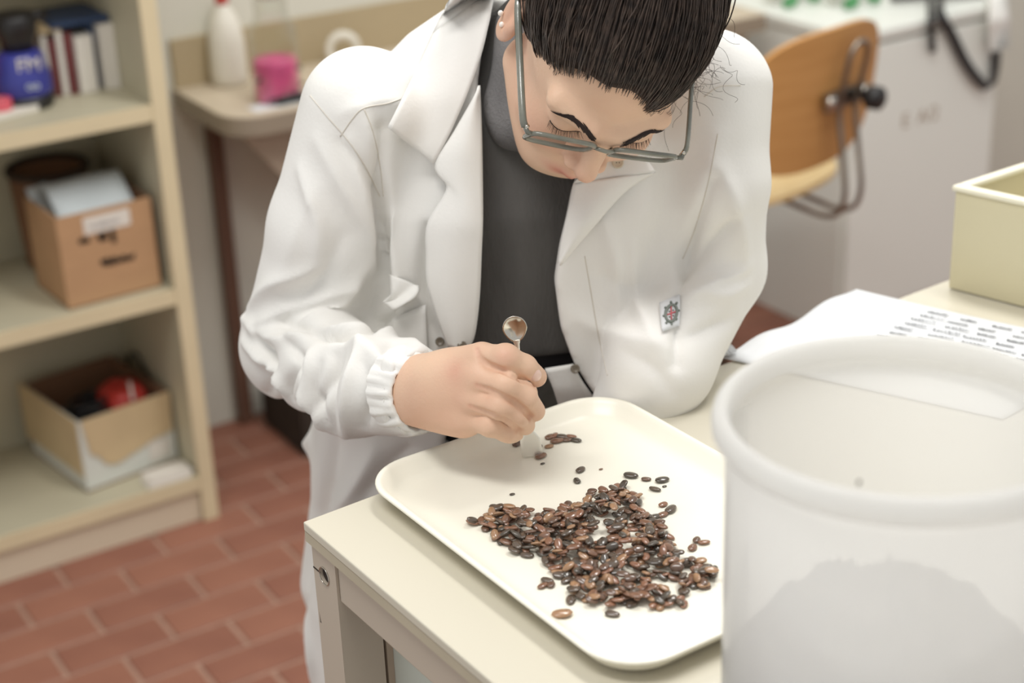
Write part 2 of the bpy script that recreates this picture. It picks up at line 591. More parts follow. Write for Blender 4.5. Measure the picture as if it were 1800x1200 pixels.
for ia in (0, 1):
    for ib in (0, 1):
        bm = bmesh.new()
        a0 = 0.004 if ia == 0 else TLA - 0.041
        b0 = 0.003 if ib == 0 else TLB - 0.040
        zt = TZ - 0.0142
        # open box section post with a round hole near its top
        hz, hr = TZ - 0.0405, 0.007
        hb = b0 + 0.0178
        front = a0 if ia == 0 else a0 + 0.037
        s = 1 if ia == 0 else -1
        # end face as a ring of quads around the hole
        n = 24
        circ = [(hb + hr * math.cos(t), hz + hr * math.sin(t)) for t in np.arange(n) * 2 * math.pi / n]
        outer = []
        for t in np.arange(n) * 2 * math.pi / n:
            cx, cz = math.cos(t), math.sin(t)
            w0, w1, z0, z1 = b0 - hb, b0 + 0.037 - hb, -0.05, zt - hz
            k = min((w1 / cx if cx > 1e-9 else 1e9), (w0 / cx if cx < -1e-9 else 1e9), (z1 / cz if cz > 1e-9 else 1e9), (z0 / cz if cz < -1e-9 else 1e9))
            outer.append((hb + cx * k, hz + cz * k))
        P = lambda a, b, z: bm.verts.new(TC + TA * a + TB * b + ZA * z)
        ci = [P(front, *q) for q in circ]; co = [P(front, *q) for q in outer]; cd = [P(front + s * 0.004, *q) for q in circ]
        for i in range(n):
            j = (i + 1) % n
            bm.faces.new((ci[i], ci[j], co[j], co[i])); bm.faces.new((cd[i], cd[j], ci[j], ci[i]))
        # corner fill triangles of the ring
        for bb, zz in ((b0, zt), (b0 + 0.037, zt), (b0, hz - 0.05), (b0 + 0.037, hz - 0.05)):
            near = sorted(range(n), key=lambda i: (outer[i][0] - bb) ** 2 + (outer[i][1] - zz) ** 2)[:2]
            bm.faces.new((P(front, bb, zz), co[near[0]], co[near[1]]))
        z0 = 0.0
        q = [P(front, b0, z0), P(front, b0 + 0.037, z0), P(front, b0 + 0.037, hz - 0.05), P(front, b0, hz - 0.05)]
        bm.faces.new(q)
        box(bm, TC, TA, TB, ZA, *sorted((front + s * 0.0001, front + s * 0.037)), b0, b0 + 0.002, 0, zt)
        box(bm, TC, TA, TB, ZA, *sorted((front + s * 0.0001, front + s * 0.037)), b0 + 0.035, b0 + 0.037, 0, zt)
        box(bm, TC, TA, TB, ZA, *sorted((front + s * 0.035, front + s * 0.037)), b0 + 0.002, b0 + 0.035, 0, zt)
        bmesh.ops.recalc_face_normals(bm, faces=bm.faces)
        lg = obj('leg', bm, M['table_frame'], table)
        bm = bmesh.new()
        c0 = TC + TA * (front - s * 0.0005) + TB * hb + ZA * hz
        ringp = [c0 + TB * math.cos(t) * (hr + .0006) + ZA * math.sin(t) * (hr + .0006) for t in np.linspace(0, 2 * math.pi, 25)]
        tube(bm, ringp, 0.0004, 5, cap=False)
        g = obj('hole_rim', bm, M['steel'], lg, True); g.matrix_parent_inverse = Matrix.Identity(4)
        bm = bmesh.new()
        box(bm, TC, TA, TB, ZA, *sorted((front - s * 0.0004, front + s * 0.001)), b0, hb - hr, hz - 0.0006, hz + 0.0006)
        g = obj('seam', bm, M['dark'], lg)
        bm = bmesh.new(); tube(bm, [c0 + TA * s_ * .003 for s_ in (s, s * 1.5)], hr * .98, 20); obj('hole_shade_plug', bm, M['dark'], lg)  # dark plug added for the shade inside the hole
for a0, a1, b0, b1 in ((0.006, 0.025, 0.0402, TLB - 0.0402), (TLA - 0.025, TLA - 0.006, 0.0402, TLB - 0.0402), (0.0412, TLA - 0.0412, 0.006, 0.03), (0.0412, TLA - 0.0412, TLB - 0.025, TLB - 0.006)):
    bm = bmesh.new()
    box(bm, TC, TA, TB, ZA, a0, a1, b0, b1, TZ - 0.0545, TZ - 0.0142)
    bevel(obj('rail', bm, M['table_frame'], table), 0.0015)
# drawer unit standing under the table
ped = thing('drawer_unit', 'taupe and pale green drawer unit under the table end', 'cabinet', TC + TA * 0.3 + TB * 0.4)
def end_b(px, py, a):
    r = ray(px, py); nrm = np.array([TB[1], -TB[0], 0]); t = ((TC + TA * a - CAM) @ nrm) / (r @ nrm)
    return float((CAM + r * t - TC) @ TB)
b_s0, b_s1, b_t1 = end_b(629, 1150, .046), end_b(645, 1150, .044), end_b(682, 1150, .044)
bm = bmesh.new(); box(bm, TC, TA, TB, ZA, 0.050, 0.5, b_s1, 0.60, 0.0, 0.855); obj('body', bm, M['mint'], ped)
bm = bmesh.new(); box(bm, TC, TA, TB, ZA, 0.044, 0.0498, b_s1, b_t1, 0.0, 0.855); obj('side_post', bm, M['taupe'], ped)
bm = bmesh.new(); box(bm, TC, TA, TB, ZA, 0.052, 0.4, b_s0, b_s1 - .0002, 0.0, 0.855); obj('gap_shade', bm, M['dark'], ped)  # dark block stands in for the shade in the gap beside the post
# ------------------------------------------------------------------ bookcase
SU, SV, SZ = RA, RB, ZA
bc = thing('bookcase', 'tall pale laminate bookcase with three open shelves on the left', 'bookcase', SHELF0 + SU * -0.4 + SV * 0.17)
bm = bmesh.new(); box(bm, SHELF0, SU, SV, SZ, -0.028, 0, 0.004, 0.34, 0, 1.95); obj('side_panel', bm, M['shelf'], bc)
bm = bmesh.new(); box(bm, SHELF0, SU, SV, SZ, -0.0285, 0.0005, 0.0, 0.004, 0, 1.95); obj('edge_strip', bm, M['shelf_edge'], bc)
bm = bmesh.new(); box(bm, SHELF0, SU, SV, SZ, -0.90, -0.872, 0.0, 0.34, 0, 1.95); obj('side_panel', bm, M['shelf'], bc)
bm = bmesh.new(); box(bm, SHELF0, SU, SV, SZ, -0.872, -0.028, 0.33, 0.34, 0.06, 1.95); obj('back_panel', bm, M['shelf'], bc)
for z in (0.079, 0.45, 0.782, 1.15, 1.5, 1.92):
    bm = bmesh.new(); box(bm, SHELF0, SU, SV, SZ, -0.8718, -0.0282, 0.006, 0.3298, z - 0.014, z + 0.014)
    sh = obj('shelf', bm, M['shelf'], bc)
    bm = bmesh.new(); box(bm, SHELF0, SU, SV, SZ, -0.8718, -0.0287, 0.002, 0.0059, z - 0.014, z + 0.014)
    obj('front_edge', bm, M['shelf_edge'], sh).matrix_parent_inverse = Matrix.Identity(4)
bm = bmesh.new(); box(bm, SHELF0, SU, SV, SZ, -0.8718, -0.0287, 0.012, 0.028, 0.0, 0.0648); obj('kickboard', bm, M['shelf_kick'], bc)


def carton(name, label, cat, base, au, av, w, d, h, t, mo, mi, back=0.0):
    """open carton; base = front left bottom corner, au along the front, av into depth"""
    c = thing(name, label, cat, base + au * w / 2 + av * d / 2)
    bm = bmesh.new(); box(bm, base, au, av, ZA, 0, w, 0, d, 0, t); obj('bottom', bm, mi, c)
    bm = bmesh.new(); box(bm, base, au, av, ZA, 0, w, 0, t, t, h); f = obj('front_panel', bm, mo, c)
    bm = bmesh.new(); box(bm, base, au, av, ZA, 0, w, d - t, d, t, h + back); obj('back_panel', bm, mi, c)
    bm = bmesh.new(); box(bm, base, au, av, ZA, 0, t, t, d - t, t, h); obj('side_panel', bm, mo, c)
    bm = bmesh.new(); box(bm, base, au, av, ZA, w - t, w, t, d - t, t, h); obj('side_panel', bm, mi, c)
    return c


def scribble(bm, o, u, v, n, w, h, r, seed, nn=(0, 0, 1), loops=9):
    """a line of handwriting: o start, u direction, v up"""
    rg = random.Random(seed)
    pts = []
    x = 0
    k = int(n * 6)
    for i in range(k):
        x = w * i / k
        y = (0.5 + 0.5 * math.sin(i * 1.35 + rg.uniform(-0.5, 0.5))) * h * rg.uniform(0.4, 1.0)
        pts.append(np.asarray(o) + np.asarray(u) * (x + rg.uniform(-.3, .3) * w / k) + np.asarray(v) * y)
    nv = np.asarray(nn, float)
    for a, b in zip(pts[:-1], pts[1:]):
        t = (b - a); L = np.linalg.norm(t)
        if L < 1e-6: continue
        t = t / L; s = np.cross(nv, t) * r
        q = [bm.verts.new(p) for p in (a - s, b - s, b + s, a + s)]
        bm.faces.new(q)


# ---- shelf 2: brown carton full of papers
S2 = 0.464
_b = math.radians(56)
CU = np.array([math.sin(_b), math.cos(_b), 0]); CV = np.array([-math.cos(_b), math.sin(_b), 0])
cb0 = onz(122, 546, S2); cb1 = onz(284, 503, S2)
cb0 = np.array([cb0[0], cb0[1], S2]); 
CW = float(np.linalg.norm((cb1 - cb0)[:2]))
CU = (cb1 - cb0) / CW; CU[2] = 0; CU /= np.linalg.norm(CU); CV = np.array([-CU[1], CU[0], 0])
carton1 = carton('cardboard_box', 'brown cardboard box with a white label on the middle shelf', 'box', cb0 + ZA * 0.0005, CU, CV, CW, 0.15, 0.165, 0.004, M['card'], M['card_in'])
bm = bmesh.new(); box(bm, cb0 - CV * 0.0012, CU, CV, ZA, CW * .27, CW * .76, 0, 0.0011, 0.126, 0.156); lb = obj('label', bm, M['bookwhite'], carton1); lb['label'] = 'white paper label'
bm = bmesh.new()
for sd, (u0, w, z, h, r) in enumerate(((.20, .12, .112, .012, .0017), (.40, .10, .108, .022, .0022), (.54, .04, .10, .034, .0018), (.40, .36, .062, .017, .0019))):
    scribble(bm, cb0 - CV * 0.0008 + CU * CW * u0 + ZA * z, CU, ZA, 4 if w < .2 else 9, CW * w, h, r, sd, -CV)
tagg(obj('marker_writing', bm, M['marker'], carton1), kind='stuff')
bm = bmesh.new()
scribble(bm, cb0 - CV * 0.0016 + CU * CW * .34 + ZA * .135, CU, ZA, 8, CW * .3, .008, .0006, 31, -CV)
obj('label_writing', bm, M['ink'], lb).matrix_parent_inverse = Matrix.Identity(4)
for k, (u0, v0, yaw, tilt, w, h, m, lab) in enumerate((
        (0.005, 0.10, 0.1, 0.5, 0.04, 0.075, 'paper_blue', 'small pale grey sheet at the left of the cardboard box'),
        (0.016, 0.03, -0.06, 1.0, 0.135, 0.085, 'paper_blue', 'pale blue-white folded sheet on top of the cardboard box'))):
    c = cb0 + CU * u0 + CV * v0 + ZA * (0.118 if k == 0 else 0.150)
    u = CU * math.cos(yaw) + CV * math.sin(yaw); n0 = np.cross(u, ZA)
    v = -n0 * math.sin(tilt) + ZA * math.cos(tilt)
    bm = bmesh.new()
    g = [[bm.verts.new(c + u * w * i / 6 + v * h * j / 4 + n0 * (0.004 * math.sin(i * 0.9 + k))) for i in range(7)] for j in range(5)]
    for j in range(4):
        for i in range(6): bm.faces.new((g[j][i], g[j][i + 1], g[j + 1][i + 1], g[j + 1][i]))
    o = obj('paper_sheet', bm, M[m], None, True)
    sm = o.modifiers.new('solid', 'SOLIDIFY'); sm.thickness = 0.0015
    tagg(o, lab, 'paper')
# dark round basket behind the carton
bk = onz(128, 330, S2 + .15)
bkc = cb0 + CU * 0.075 + CV * 0.228
bkt = thing('round_basket', 'dark brown round basket behind the cardboard box', 'basket', np.array([bkc[0], bkc[1], S2]))
bm = bmesh.new()
lathe(bm, (bkc[0], bkc[1], S2 + 0.0005), [(0, 0), (0.055, 0), (0.06, 0.01), (0.07, 0.18), (0.066, 0.18), (0.056, 0.012), (0, 0.01)], 28)
obj('bowl', bm, M['card_in'], bkt, True)
bm = bmesh.new()
tube(bm, [(bkc[0] + .069 * math.cos(t), bkc[1] + .069 * math.sin(t), S2 + .182) for t in np.linspace(0, 2 * math.pi, 33)], 0.006, 8, cap=False)
obj('rim', bm, M['dark'], bkt, True)

# ---- shelf 3: pale carton with black and red things
S3 = 0.0935
q0 = onz(155, 866, S3); q1 = onz(322, 803, S3)
QW = float(np.linalg.norm(q1 - q0)); QU = (q1 - q0) / QW; QW -= .012; QV = np.array([-QU[1], QU[0], 0])
carton2 = carton('parcel_box', 'white box wrapped in torn beige cardboard on the bottom shelf', 'box', q0 + ZA * 0.0005, QU, QV, QW, 0.222, 0.14, 0.004, M['white_card'], M['card_in'], 0.0)
bm = bmesh.new()
# torn beige sleeve on the front: an irregular strip
lowz = [0.075, 0.062, 0.046, 0.038, 0.040, 0.046, 0.05, 0.056, 0.06, 0.062, 0.064]
top = [bm.verts.new(q0 - QV * 0.0015 + QU * QW * (0.03 + .97 * i / 10) + ZA * 0.143) for i in range(11)]
bot = [bm.verts.new(q0 - QV * 0.0015 + QU * QW * (0.03 + .05 * (i < 2) + .95 * i / 10) + ZA * z) for i, z in enumerate(lowz)]
for i in range(10): bm.faces.new((bot[i], bot[i + 1], top[i + 1], top[i]))
o = obj('torn_sleeve', bm, M['card_pale'], carton2); sm = o.modifiers.new('s', 'SOLIDIFY'); sm.thickness = 0.002; sm.offset = 1
bm = bmesh.new(); box(bm, q0 - QU * 0.0025, QU, QV, ZA, 0, 0.002, 0.004, 0.235, 0.03, 0.143); obj('side_sleeve', bm, M['card_pale'], carton2)
bm = bmesh.new(); box(bm, q0 - QV * 0.0028, QU, QV, ZA, QW * .70, QW * .93, 0, 0.0012, 0.016, 0.054); obj('label', bm, M['bookwhite'], carton2)
for nm, c, sz, m, lab, cat, sh in (
        ('cable_coil', q0 + QU * QW * .40 + QV * .10 + ZA * .112, (.055, .05, .03), 'black', 'coiled black cable inside the torn box', 'cable', 'coil'),
        ('red_pouch', q0 + QU * QW * .72 + QV * .085 + ZA * .108, (.05, .045, .035), 'red', 'shiny red pouch at the right inside the torn box', 'pouch', 'bag')):
    bm = bmesh.new()
    if sh == 'coil':
        pts = [c + np.array([0, 0, -.02]) + QU * (.036 + .01 * math.sin(t * 1.7)) * math.cos(t) + QV * (.036 + .008 * math.cos(t * 2.3)) * math.sin(t) + ZA * (.0055 * t / 6.28) for t in np.linspace(0, 44, 260)]
        tube(bm, pts, 0.0035, 6)
    else:
        bmesh.ops.create_uvsphere(bm, u_segments=20, v_segments=12, radius=1)
        for v in bm.verts:
            x, y, z = v.co
            e = lambda a: math.copysign(abs(a) ** 0.6, a)
            v.co = Vector(c + QU * e(x) * sz[0] * .8 + QV * e(y) * sz[1] + ZA * (e(z) * sz[2] + 0.006 * math.sin(9 * x + 4 * y)))
    o = obj(nm, bm, M[m], None, True)
    tagg(o, lab, cat)
    if sh == 'bag':
        b2 = bmesh.new(); 
        tube(b2, [c + QU * sz[0] * (-.1 + .35 * t) + QV * (-.05 + .04 * t) * 1.02 + ZA * (.026 + .022 * math.sin(t * 2.4) - .003) for t in np.linspace(0, 1.1, 7)], 0.003, 6)
        obj('pale_strap', b2, M['bookwhite'], o).matrix_parent_inverse = Matrix.Identity(4)
# prop up the contents with a folded insert
bm = bmesh.new(); box(bm, q0, QU, QV, ZA, .006, QW - .006, .006, .228, .0045, .062)
tagg(obj('packing_block', bm, M['dark']), 'dark packing block filling the bottom of the torn box', 'packing')
# papers lying on the bottom shelf
pb = onz(262, 862, S3)
bm = bmesh.new()
for i in range(4):
    box(bm, pb + RA * 0.002 * i + RB * 0.0015 * i, RA, RB, ZA, 0, 0.082, 0.0, 0.045, 0.0006 + 0.0032 * i, 0.0006 + 0.0032 * i + 0.003)
tagg(obj('booklet_stack', bm, M['bookwhite']), 'thin pale booklets lying on the bottom shelf', 'booklets')
bm = bmesh.new()
tube(bm, spline([SHELF0 + RA * u_ + RB * v_ + ZA * (S3 + z_) for u_, v_, z_ in ((-.0335, .095, .004), (-.033, .12, .05), (-.034, .17, .115), (-.037, .25, .16), (-.036, .31, .10), (-.036, .318, .006))], 28), .003, 6)
tagg(obj('power_cable', bm, M['black'], None, True), 'thin black cable looping down beside the torn box', 'cable')

# ---- shelf 1: blue bottle, books
S1 = 0.7965
def sp(u, v, z=0.0): return SHELF0 + RA * u + RB * v + ZA * (S1 + z)
def shelf_uv(px, py):
    p = onz(px, py, S1); d = p - SHELF0
    return float(d @ RA), float(d @ RB)
jug_uv = shelf_uv(48, 186)
jug = thing('blue_bottle', 'squat blue plastic bottle with a black pump top on upper shelf', 'bottle', sp(*jug_uv))
jc = sp(*jug_uv)
bm = bmesh.new()
lathe(bm, jc + ZA * .0005, [(0, 0), (.042, 0), (.046, .004), (.046, .022), (0, .022)], 32); obj('base_ring', bm, M['black'], jug, True)
bm = bmesh.new()
lathe(bm, jc, [(0, .0225), (.045, .0225), (.047, .03), (.046, .055), (.040, .07), (.039, .086), (.030, .096), (0, .096)], 32); obj('bottle_body', bm, M['blue'], jug, True)
bm = bmesh.new()
lathe(bm, jc, [(0, .0962), (.026, .0962), (.028, .115), (.034, .125), (.036, .150), (.03, .158), (0, .158)], 32)
tube(bm, [jc + RA * .02 + ZA * .146, jc + RA * .055 + ZA * .148], [.012, .009], 12); obj('pump_head', bm, M['black'], jug, True)
def text(name, s, o, u, v, size, m, parent, ext=0.0004):
    cu = bpy.data.curves.new(name, 'FONT'); cu.body = s; cu.size = size; cu.extrude = ext; cu.align_x = 'CENTER'; cu.align_y = 'CENTER'
    t = bpy.data.objects.new(name, cu); COL.objects.link(t)
    u = np.asarray(u) / np.linalg.norm(u); v = np.asarray(v) / np.linalg.norm(v); n = np.cross(u, v)
    cu.materials.append(m)
    mw = Matrix([[u[i], v[i], n[i], float(o[i])] for i in range(3)] + [[0, 0, 0, 1]])
    dg = bpy.context.evaluated_depsgraph_get()
    me = bpy.data.meshes.new_from_object(t.evaluated_get(dg))
    bpy.data.objects.remove(t)
    me.transform(mw)
    return link(name, me, None, parent)
_d = -jc[:2] / np.linalg.norm(jc[:2]); jn = np.array([_d[0], _d[1], 0]); ju = np.array([-jn[1], jn[0], 0])
text('lettering', 'FM', jc + jn * .0405 + ju * .012 + ZA * .078, ju, ZA, 0.032, M['bookwhite'], jug)
text('lettering', 'oo', jc + jn * .0475 + ju * .014 + ZA * .045, ju, ZA, 0.02, M['paper_blue'], jug)
# red container behind, far left
rc = sp(jug_uv[0] - 0.07, jug_uv[1] + 0.05)
t_ = thing('red_canister', 'red canister with dark cap behind the blue bottle', 'canister', rc)
bm = bmesh.new(); lathe(bm, rc, [(0, .0005), (.03, .0005), (.032, .01), (.032, .13), (.022, .145), (0, .145)], 24); obj('canister_body', bm, M['red'], t_, True)
bm = bmesh.new(); lathe(bm, rc, [(0, .1452), (.02, .1452), (.02, .165), (0, .167)], 24); obj('cap', bm, M['black'], t_, True)
b1 = sp(jug_uv[0] - 0.052, jug_uv[1] - 0.035)
t_ = thing('pink_tape_roll', 'small pink roll at the left edge of the upper shelf', 'roll', b1)
bm = bmesh.new(); lathe(bm, b1, [(.008, .0005), (.017, .0005), (.018, .002), (.018, .028), (.017, .03), (.008, .03), (.008, .0005)], 24); obj('roll', bm, M['pink_label'], t_, True)
bm = bmesh.new(); lathe(bm, b1, [(0.0, .003), (.0078, .003), (.0078, .027), (0, .027)], 16); obj('core', bm, M['bookwhite'], t_, True)
p_ = onz(0, 214, S1); p2 = onz(70, 196, S1)
bm = bmesh.new(); u_ = (p2 - p_) / np.linalg.norm(p2 - p_); w_ = np.array([-u_[1], u_[0], 0])
box(bm, p2, -u_, w_, ZA, 0, .11, 0.0, .05, .0006, .012); o = obj('flat_box', bm, M['bookwhite']); bevel(o, .001)
tagg(o, 'flat white box in front of the blue bottle', 'box')


def book(u0, u1, v0, h, depth, mc, label):
    w = u1 - u0
    base = SHELF0 + RA * u0 + RB * v0 + ZA * (S1 + .0006)
    t = thing('book', label, 'book', base + RA * w / 2 + RB * depth / 2)
    bm = bmesh.new(); box(bm, base, RA, RB, ZA, 0, .002, 0, depth, 0, h); box(bm, base, RA, RB, ZA, w - .002, w, 0, depth, 0, h); box(bm, base, RA, RB, ZA, .002, w - .002, 0, .002, 0, h)
    obj('cover', bm, M[mc], t)
    bm = bmesh.new(); box(bm, base, RA, RB, ZA, .0021, w - .0021, .0022, depth - .003, .003, h - .003); obj('pages', bm, M['bookwhite'], t)
    return t


book(-.152, -.142, .158, .105, .12, 'bookwhite', 'thin white book beside the blue bottle')
book(-.140, -.128, .156, .098, .13, 'maroon', 'first dark red book right of the blue bottle')
book(-.1265, -.1165, .153, .109, .12, 'bookwhite', 'narrow white book between two dark red ones')
book(-.115, -.101, .150, .105, .13, 'maroon', 'thick dark red book left of the big white book')
book(-.099, -.069, .142, .098, .14, 'bookwhite', 'thick white book standing forward mid shelf')
book(-.0675, -.0565, .165, .115, .12, 'navy', 'navy blue book right of the thick white one')
book(-.055, -.043, .140, .112, .14, 'bookwhite', 'slim white book next to the shelf end')
book(-.0415, -.030, .140, .112, .14, 'bookwhite', 'white book standing right against the bookcase side')
# a blue folder lying on top of the row
fc = onz(130, 160, S1)
bm = bmesh.new(); f0 = SHELF0 + RA * -0.135 + RB * 0.12 + ZA * (S1 + .1165)
box(bm, f0, RA * .99 + ZA * -.0 , RB, ZA, 0.0, .105, .03, .16, 0, .008); o = obj('folder', bm, M['navy'])
tagg(o, 'flat blue folder lying across the standing books', 'folder')
bm = bmesh.new(); box(bm, SHELF0 + RA * -.156 + RB * .155 + ZA * (S1 + .1105), RA, RB, ZA, 0, .040, 0.0, .06, -.0005, .010)
tagg(obj('notepad', bm, M['card_pale']), 'small beige notepad lying on the dark red books', 'notepad')

# ------------------------------------------------------------------ rear bench
def wb(u, v, z): return W0 + RA * u - RB * v + ZA * z
BZ = 0.717
bench = thing('wall_bench', 'narrow brown-edged laboratory bench along the back wall', 'bench', wb(0.5, 0.14, 0))
def rounded_end(r, n=10):
    pts = [(1.2, 0.0), (-0.02, 0.0)]
    for t in np.linspace(0, math.pi / 2, n):
        pts.append((-0.02 + r - r * math.cos(t), 0.28 - r + r * math.sin(t)))
    pts.append((1.2, 0.28))
    return pts
for nm, z0, z1, m, ins in (('bench_top', BZ - .003, BZ, 'bench_top', 0.001), ('edge_band', BZ - .036, BZ - .003, 'bench_edge', 0.0)):
    bm = bmesh.new(); pts = rounded_end(0.07)
    lo = [bm.verts.new(wb(u, v + .0005, z0)) for u, v in pts]; hi = [bm.verts.new(wb(u, v + .0005, z1)) for u, v in pts]
    bm.faces.new(hi); bm.faces.new(lo[::-1])
    for i in range(len(pts)):
        j = (i + 1) % len(pts); bm.faces.new((lo[i], lo[j], hi[j], hi[i]))
    bmesh.ops.recalc_face_normals(bm, faces=bm.faces)
    obj(nm, bm, M[m], bench)
bm = bmesh.new(); box(bm, W0, RA, -RB, ZA, -0.015, 1.2, 0.0005, 0.012, BZ + .0004, BZ + .092); obj('upstand', bm, M['upstand'], bench)
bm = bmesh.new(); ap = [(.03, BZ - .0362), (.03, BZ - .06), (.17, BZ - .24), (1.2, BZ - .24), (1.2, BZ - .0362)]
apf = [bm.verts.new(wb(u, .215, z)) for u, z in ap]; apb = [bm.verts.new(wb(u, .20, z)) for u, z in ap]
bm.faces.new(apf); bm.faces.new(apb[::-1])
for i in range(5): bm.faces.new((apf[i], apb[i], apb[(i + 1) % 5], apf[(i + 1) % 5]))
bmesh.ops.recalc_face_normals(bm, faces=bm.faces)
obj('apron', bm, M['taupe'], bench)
for u, v in ((0.045, 0.02), (0.09, 0.205), (1.15, 0.02), (1.15, 0.205)):
    if (u, v) == (0.09, 0.205): continue
    bm = bmesh.new(); box(bm, W0, RA, -RB, ZA, u - .013, u + .013, v - .013, v + .013, 0, BZ - .0362); obj('leg', bm, M['bench_leg'], bench)
# dark crate on the floor under the bench
bm = bmesh.new(); box(bm, W0, RA, -RB, ZA, .075, .36, .05, .24, 0.0005, .12)
bmesh.ops.delete(bm, geom=[f for f in bm.faces if f.normal.z > .9], context='FACES_ONLY')
o = obj('floor_crate', bm, M['dark']); sm = o.modifiers.new('s', 'SOLIDIFY'); sm.thickness = .006; sm.offset = -1
tagg(o, 'dark low crate on the floor under the bench', 'crate')

# bottles on the bench
def bench_pt(px, py):
    p = onz(px, py, BZ); return p
c = bench_pt(405, 146)
t_ = thing('white_squeeze_bottle', 'tall white squeeze bottle with a red cap on the bench', 'bottle', c)
bm = bmesh.new(); lathe(bm, c, [(0, .0005), (.031, .0005), (.034, .004), (.035, .02), (.034, .085), (.030, .11), (.022, .133), (.013, .146), (.012, .152), (0, .152)], 32); obj('bottle_body', bm, M['white_plastic'], t_, True)
bm = bmesh.new(); lathe(bm, c, [(0, .1522), (.0125, .1522), (.0125, .166), (.008, .17), (0.004, .185), (0, .185)], 20); obj('cap', bm, M['red'], t_, True)
c = bench_pt(490, 176)
t_ = thing('pink_jar', 'glass jar holding bright pink stuff on the bench', 'jar', c)
bm = bmesh.new(); lathe(bm, c, [(0, .0008), (.040, .0008), (.044, .004), (.044, .12), (.041, .138), (.032, .152), (.030, .16), (.030, .19)], 36); obj('glass', bm, M['glass'], t_, True)
bm = bmesh.new(); lathe(bm, c, [(0, .0045), (.040, .0045), (.0408, .01), (.0408, .072), (.038, .078), (.02, .074), (0, .079)], 32)
obj('pink_contents', bm, M['pinkliq'], t_, True)
for k in range(5):
    q = c + ZA * (.012 + .012 * k) + np.array([math.cos(k * 1.9 - 1.6), math.sin(k * 1.9 - 1.6), 0]) * .036
    bm = bmesh.new(); tube(bm, [q - RA * .012 - ZA * .004, q + ZA * .003, q + RA * .014], [.003, .0052, .003], 7)
    obj('dark_piece', bm, M['black'], t_, True)
bm = bmesh.new(); lathe(bm, c, [(0, .1902), (.024, .1902), (.025, .215), (0, .217)], 24); obj('lid', bm, M['white_plastic'], t_, True)
c = bench_pt(517, 182)
bm = bmesh.new(); tube(bm, spline([c - RA * .035 + ZA * .009, c + ZA * .012, c + RA * .03 + ZA * .009], 8), [.005, .008, .0085, .0085, .0085, .0085, .008, .005], 10)
tagg(obj('black_stopper', bm, M['black'], None, True), 'small black rubber piece in front of the pink jar', 'stopper')
c = bench_pt(475, 192)
bm = bmesh.new(); box(bm, c, RA, RB, ZA, -.03, .09, -.005, .035, .0005, .002); tagg(obj('paper_strip', bm, M['paper']), 'white paper strip at the front edge of the bench', 'paper')
# roll of tape on edge
c = bench_pt(606, 116)
bm = bmesh.new()
tc_ = c + ZA * .034
rr = [(0.021, -.012), (.033, -.012), (.034, -.011), (.034, .011), (.033, .012), (.021, .012), (.020, 0)]
ax = -RB * .9 - RA * .43; ax /= np.linalg.norm(ax); e1 = np.cross(ax, ZA); e1 /= np.linalg.norm(e1); e2 = np.cross(ax, e1)
rings = [[bm.verts.new(tc_ + (e1 * math.cos(t) + e2 * math.sin(t)) * r + ax * h) for r, h in rr] for t in np.arange(36) * 2 * math.pi / 36]
for i in range(36):
    a_, b_ = rings[i], rings[(i + 1) % 36]
    for k in range(len(rr)): bm.faces.new((a_[k], a_[(k + 1) % len(rr)], b_[(k + 1) % len(rr)], b_[k]))
tagg(obj('tape_roll', bm, M['white_plastic'], None, True), 'roll of white tape standing on edge on the bench', 'tape')
c = bench_pt(640, 70)
t_ = thing('grey_instrument', 'grey green instrument box behind the tape roll', 'instrument', c)
bm = bmesh.new(); box(bm, c, RA, RB, ZA, -.01, .16, 0.02, .075, .004, .07); bevel(obj('housing', bm, M['greygreen'], t_), .004)
for k in range(3):
    bm = bmesh.new(); lathe(bm, c + RA * (.01 + .06 * k) + RB * .04, [(0, .0004), (.008, .0004), (.008, .0042), (0, .0042)], 12); obj('foot', bm, M['black'], t_)
bm = bmesh.new()
tube(bm, spline([c + RB * .05 + ZA * .068, c - RA * .03 + RB * .03 + ZA * .12, c - RA * .06 + RB * .05 + ZA * .19, c - RA * .07 + RB * .06 + ZA * .26], 16), .004, 8)
obj('hose', bm, M['white_plastic'], t_, True)

# ------------------------------------------------------------------ white under-counter cabinet with things on it
CAB = np.array([0.722, 3.457, 0]); _c = math.radians(57.0)
KA = np.array([math.sin(_c), math.cos(_c), 0]); KB = np.array([-math.cos(_c), math.sin(_c), 0])
CH = 0.692
cab = thing('white_cabinet', 'white enamel under-counter cabinet against the back wall', 'cabinet', CAB + KA * .22 + KB * .2)
bm = bmesh.new(); box(bm, CAB, KA, KB, ZA, 0, .445, .004, .42, 0.0, CH - .03); bevel(obj('body', bm, M['appliance'], cab), .004)
bm = bmesh.new(); box(bm, CAB, KA, KB, ZA, .004, .441, -.016, .0035, .05, CH - .034); dr = bevel(obj('door', bm, M['appliance'], cab), .004)
bm = bmesh.new(); box(bm, CAB, KA, KB, ZA, -.006, .452, -.02, .43, CH - .027, CH); bevel(obj('top_slab', bm, M['appliance'], cab), .006)
bm = bmesh.new(); box(bm, CAB, KA, KB, ZA, .002, .443, -.008, .41, CH - .030, CH - .027); obj('seam', bm, M['taupe'], cab)
text('lettering', 'E  A/2', CAB + KA * .205 - KB * .0165 + ZA * .475, KA, ZA, .045, M['taupe'], dr)['kind'] = 'stuff'
def cabz(px, py):
    return onz(px, py, CH)
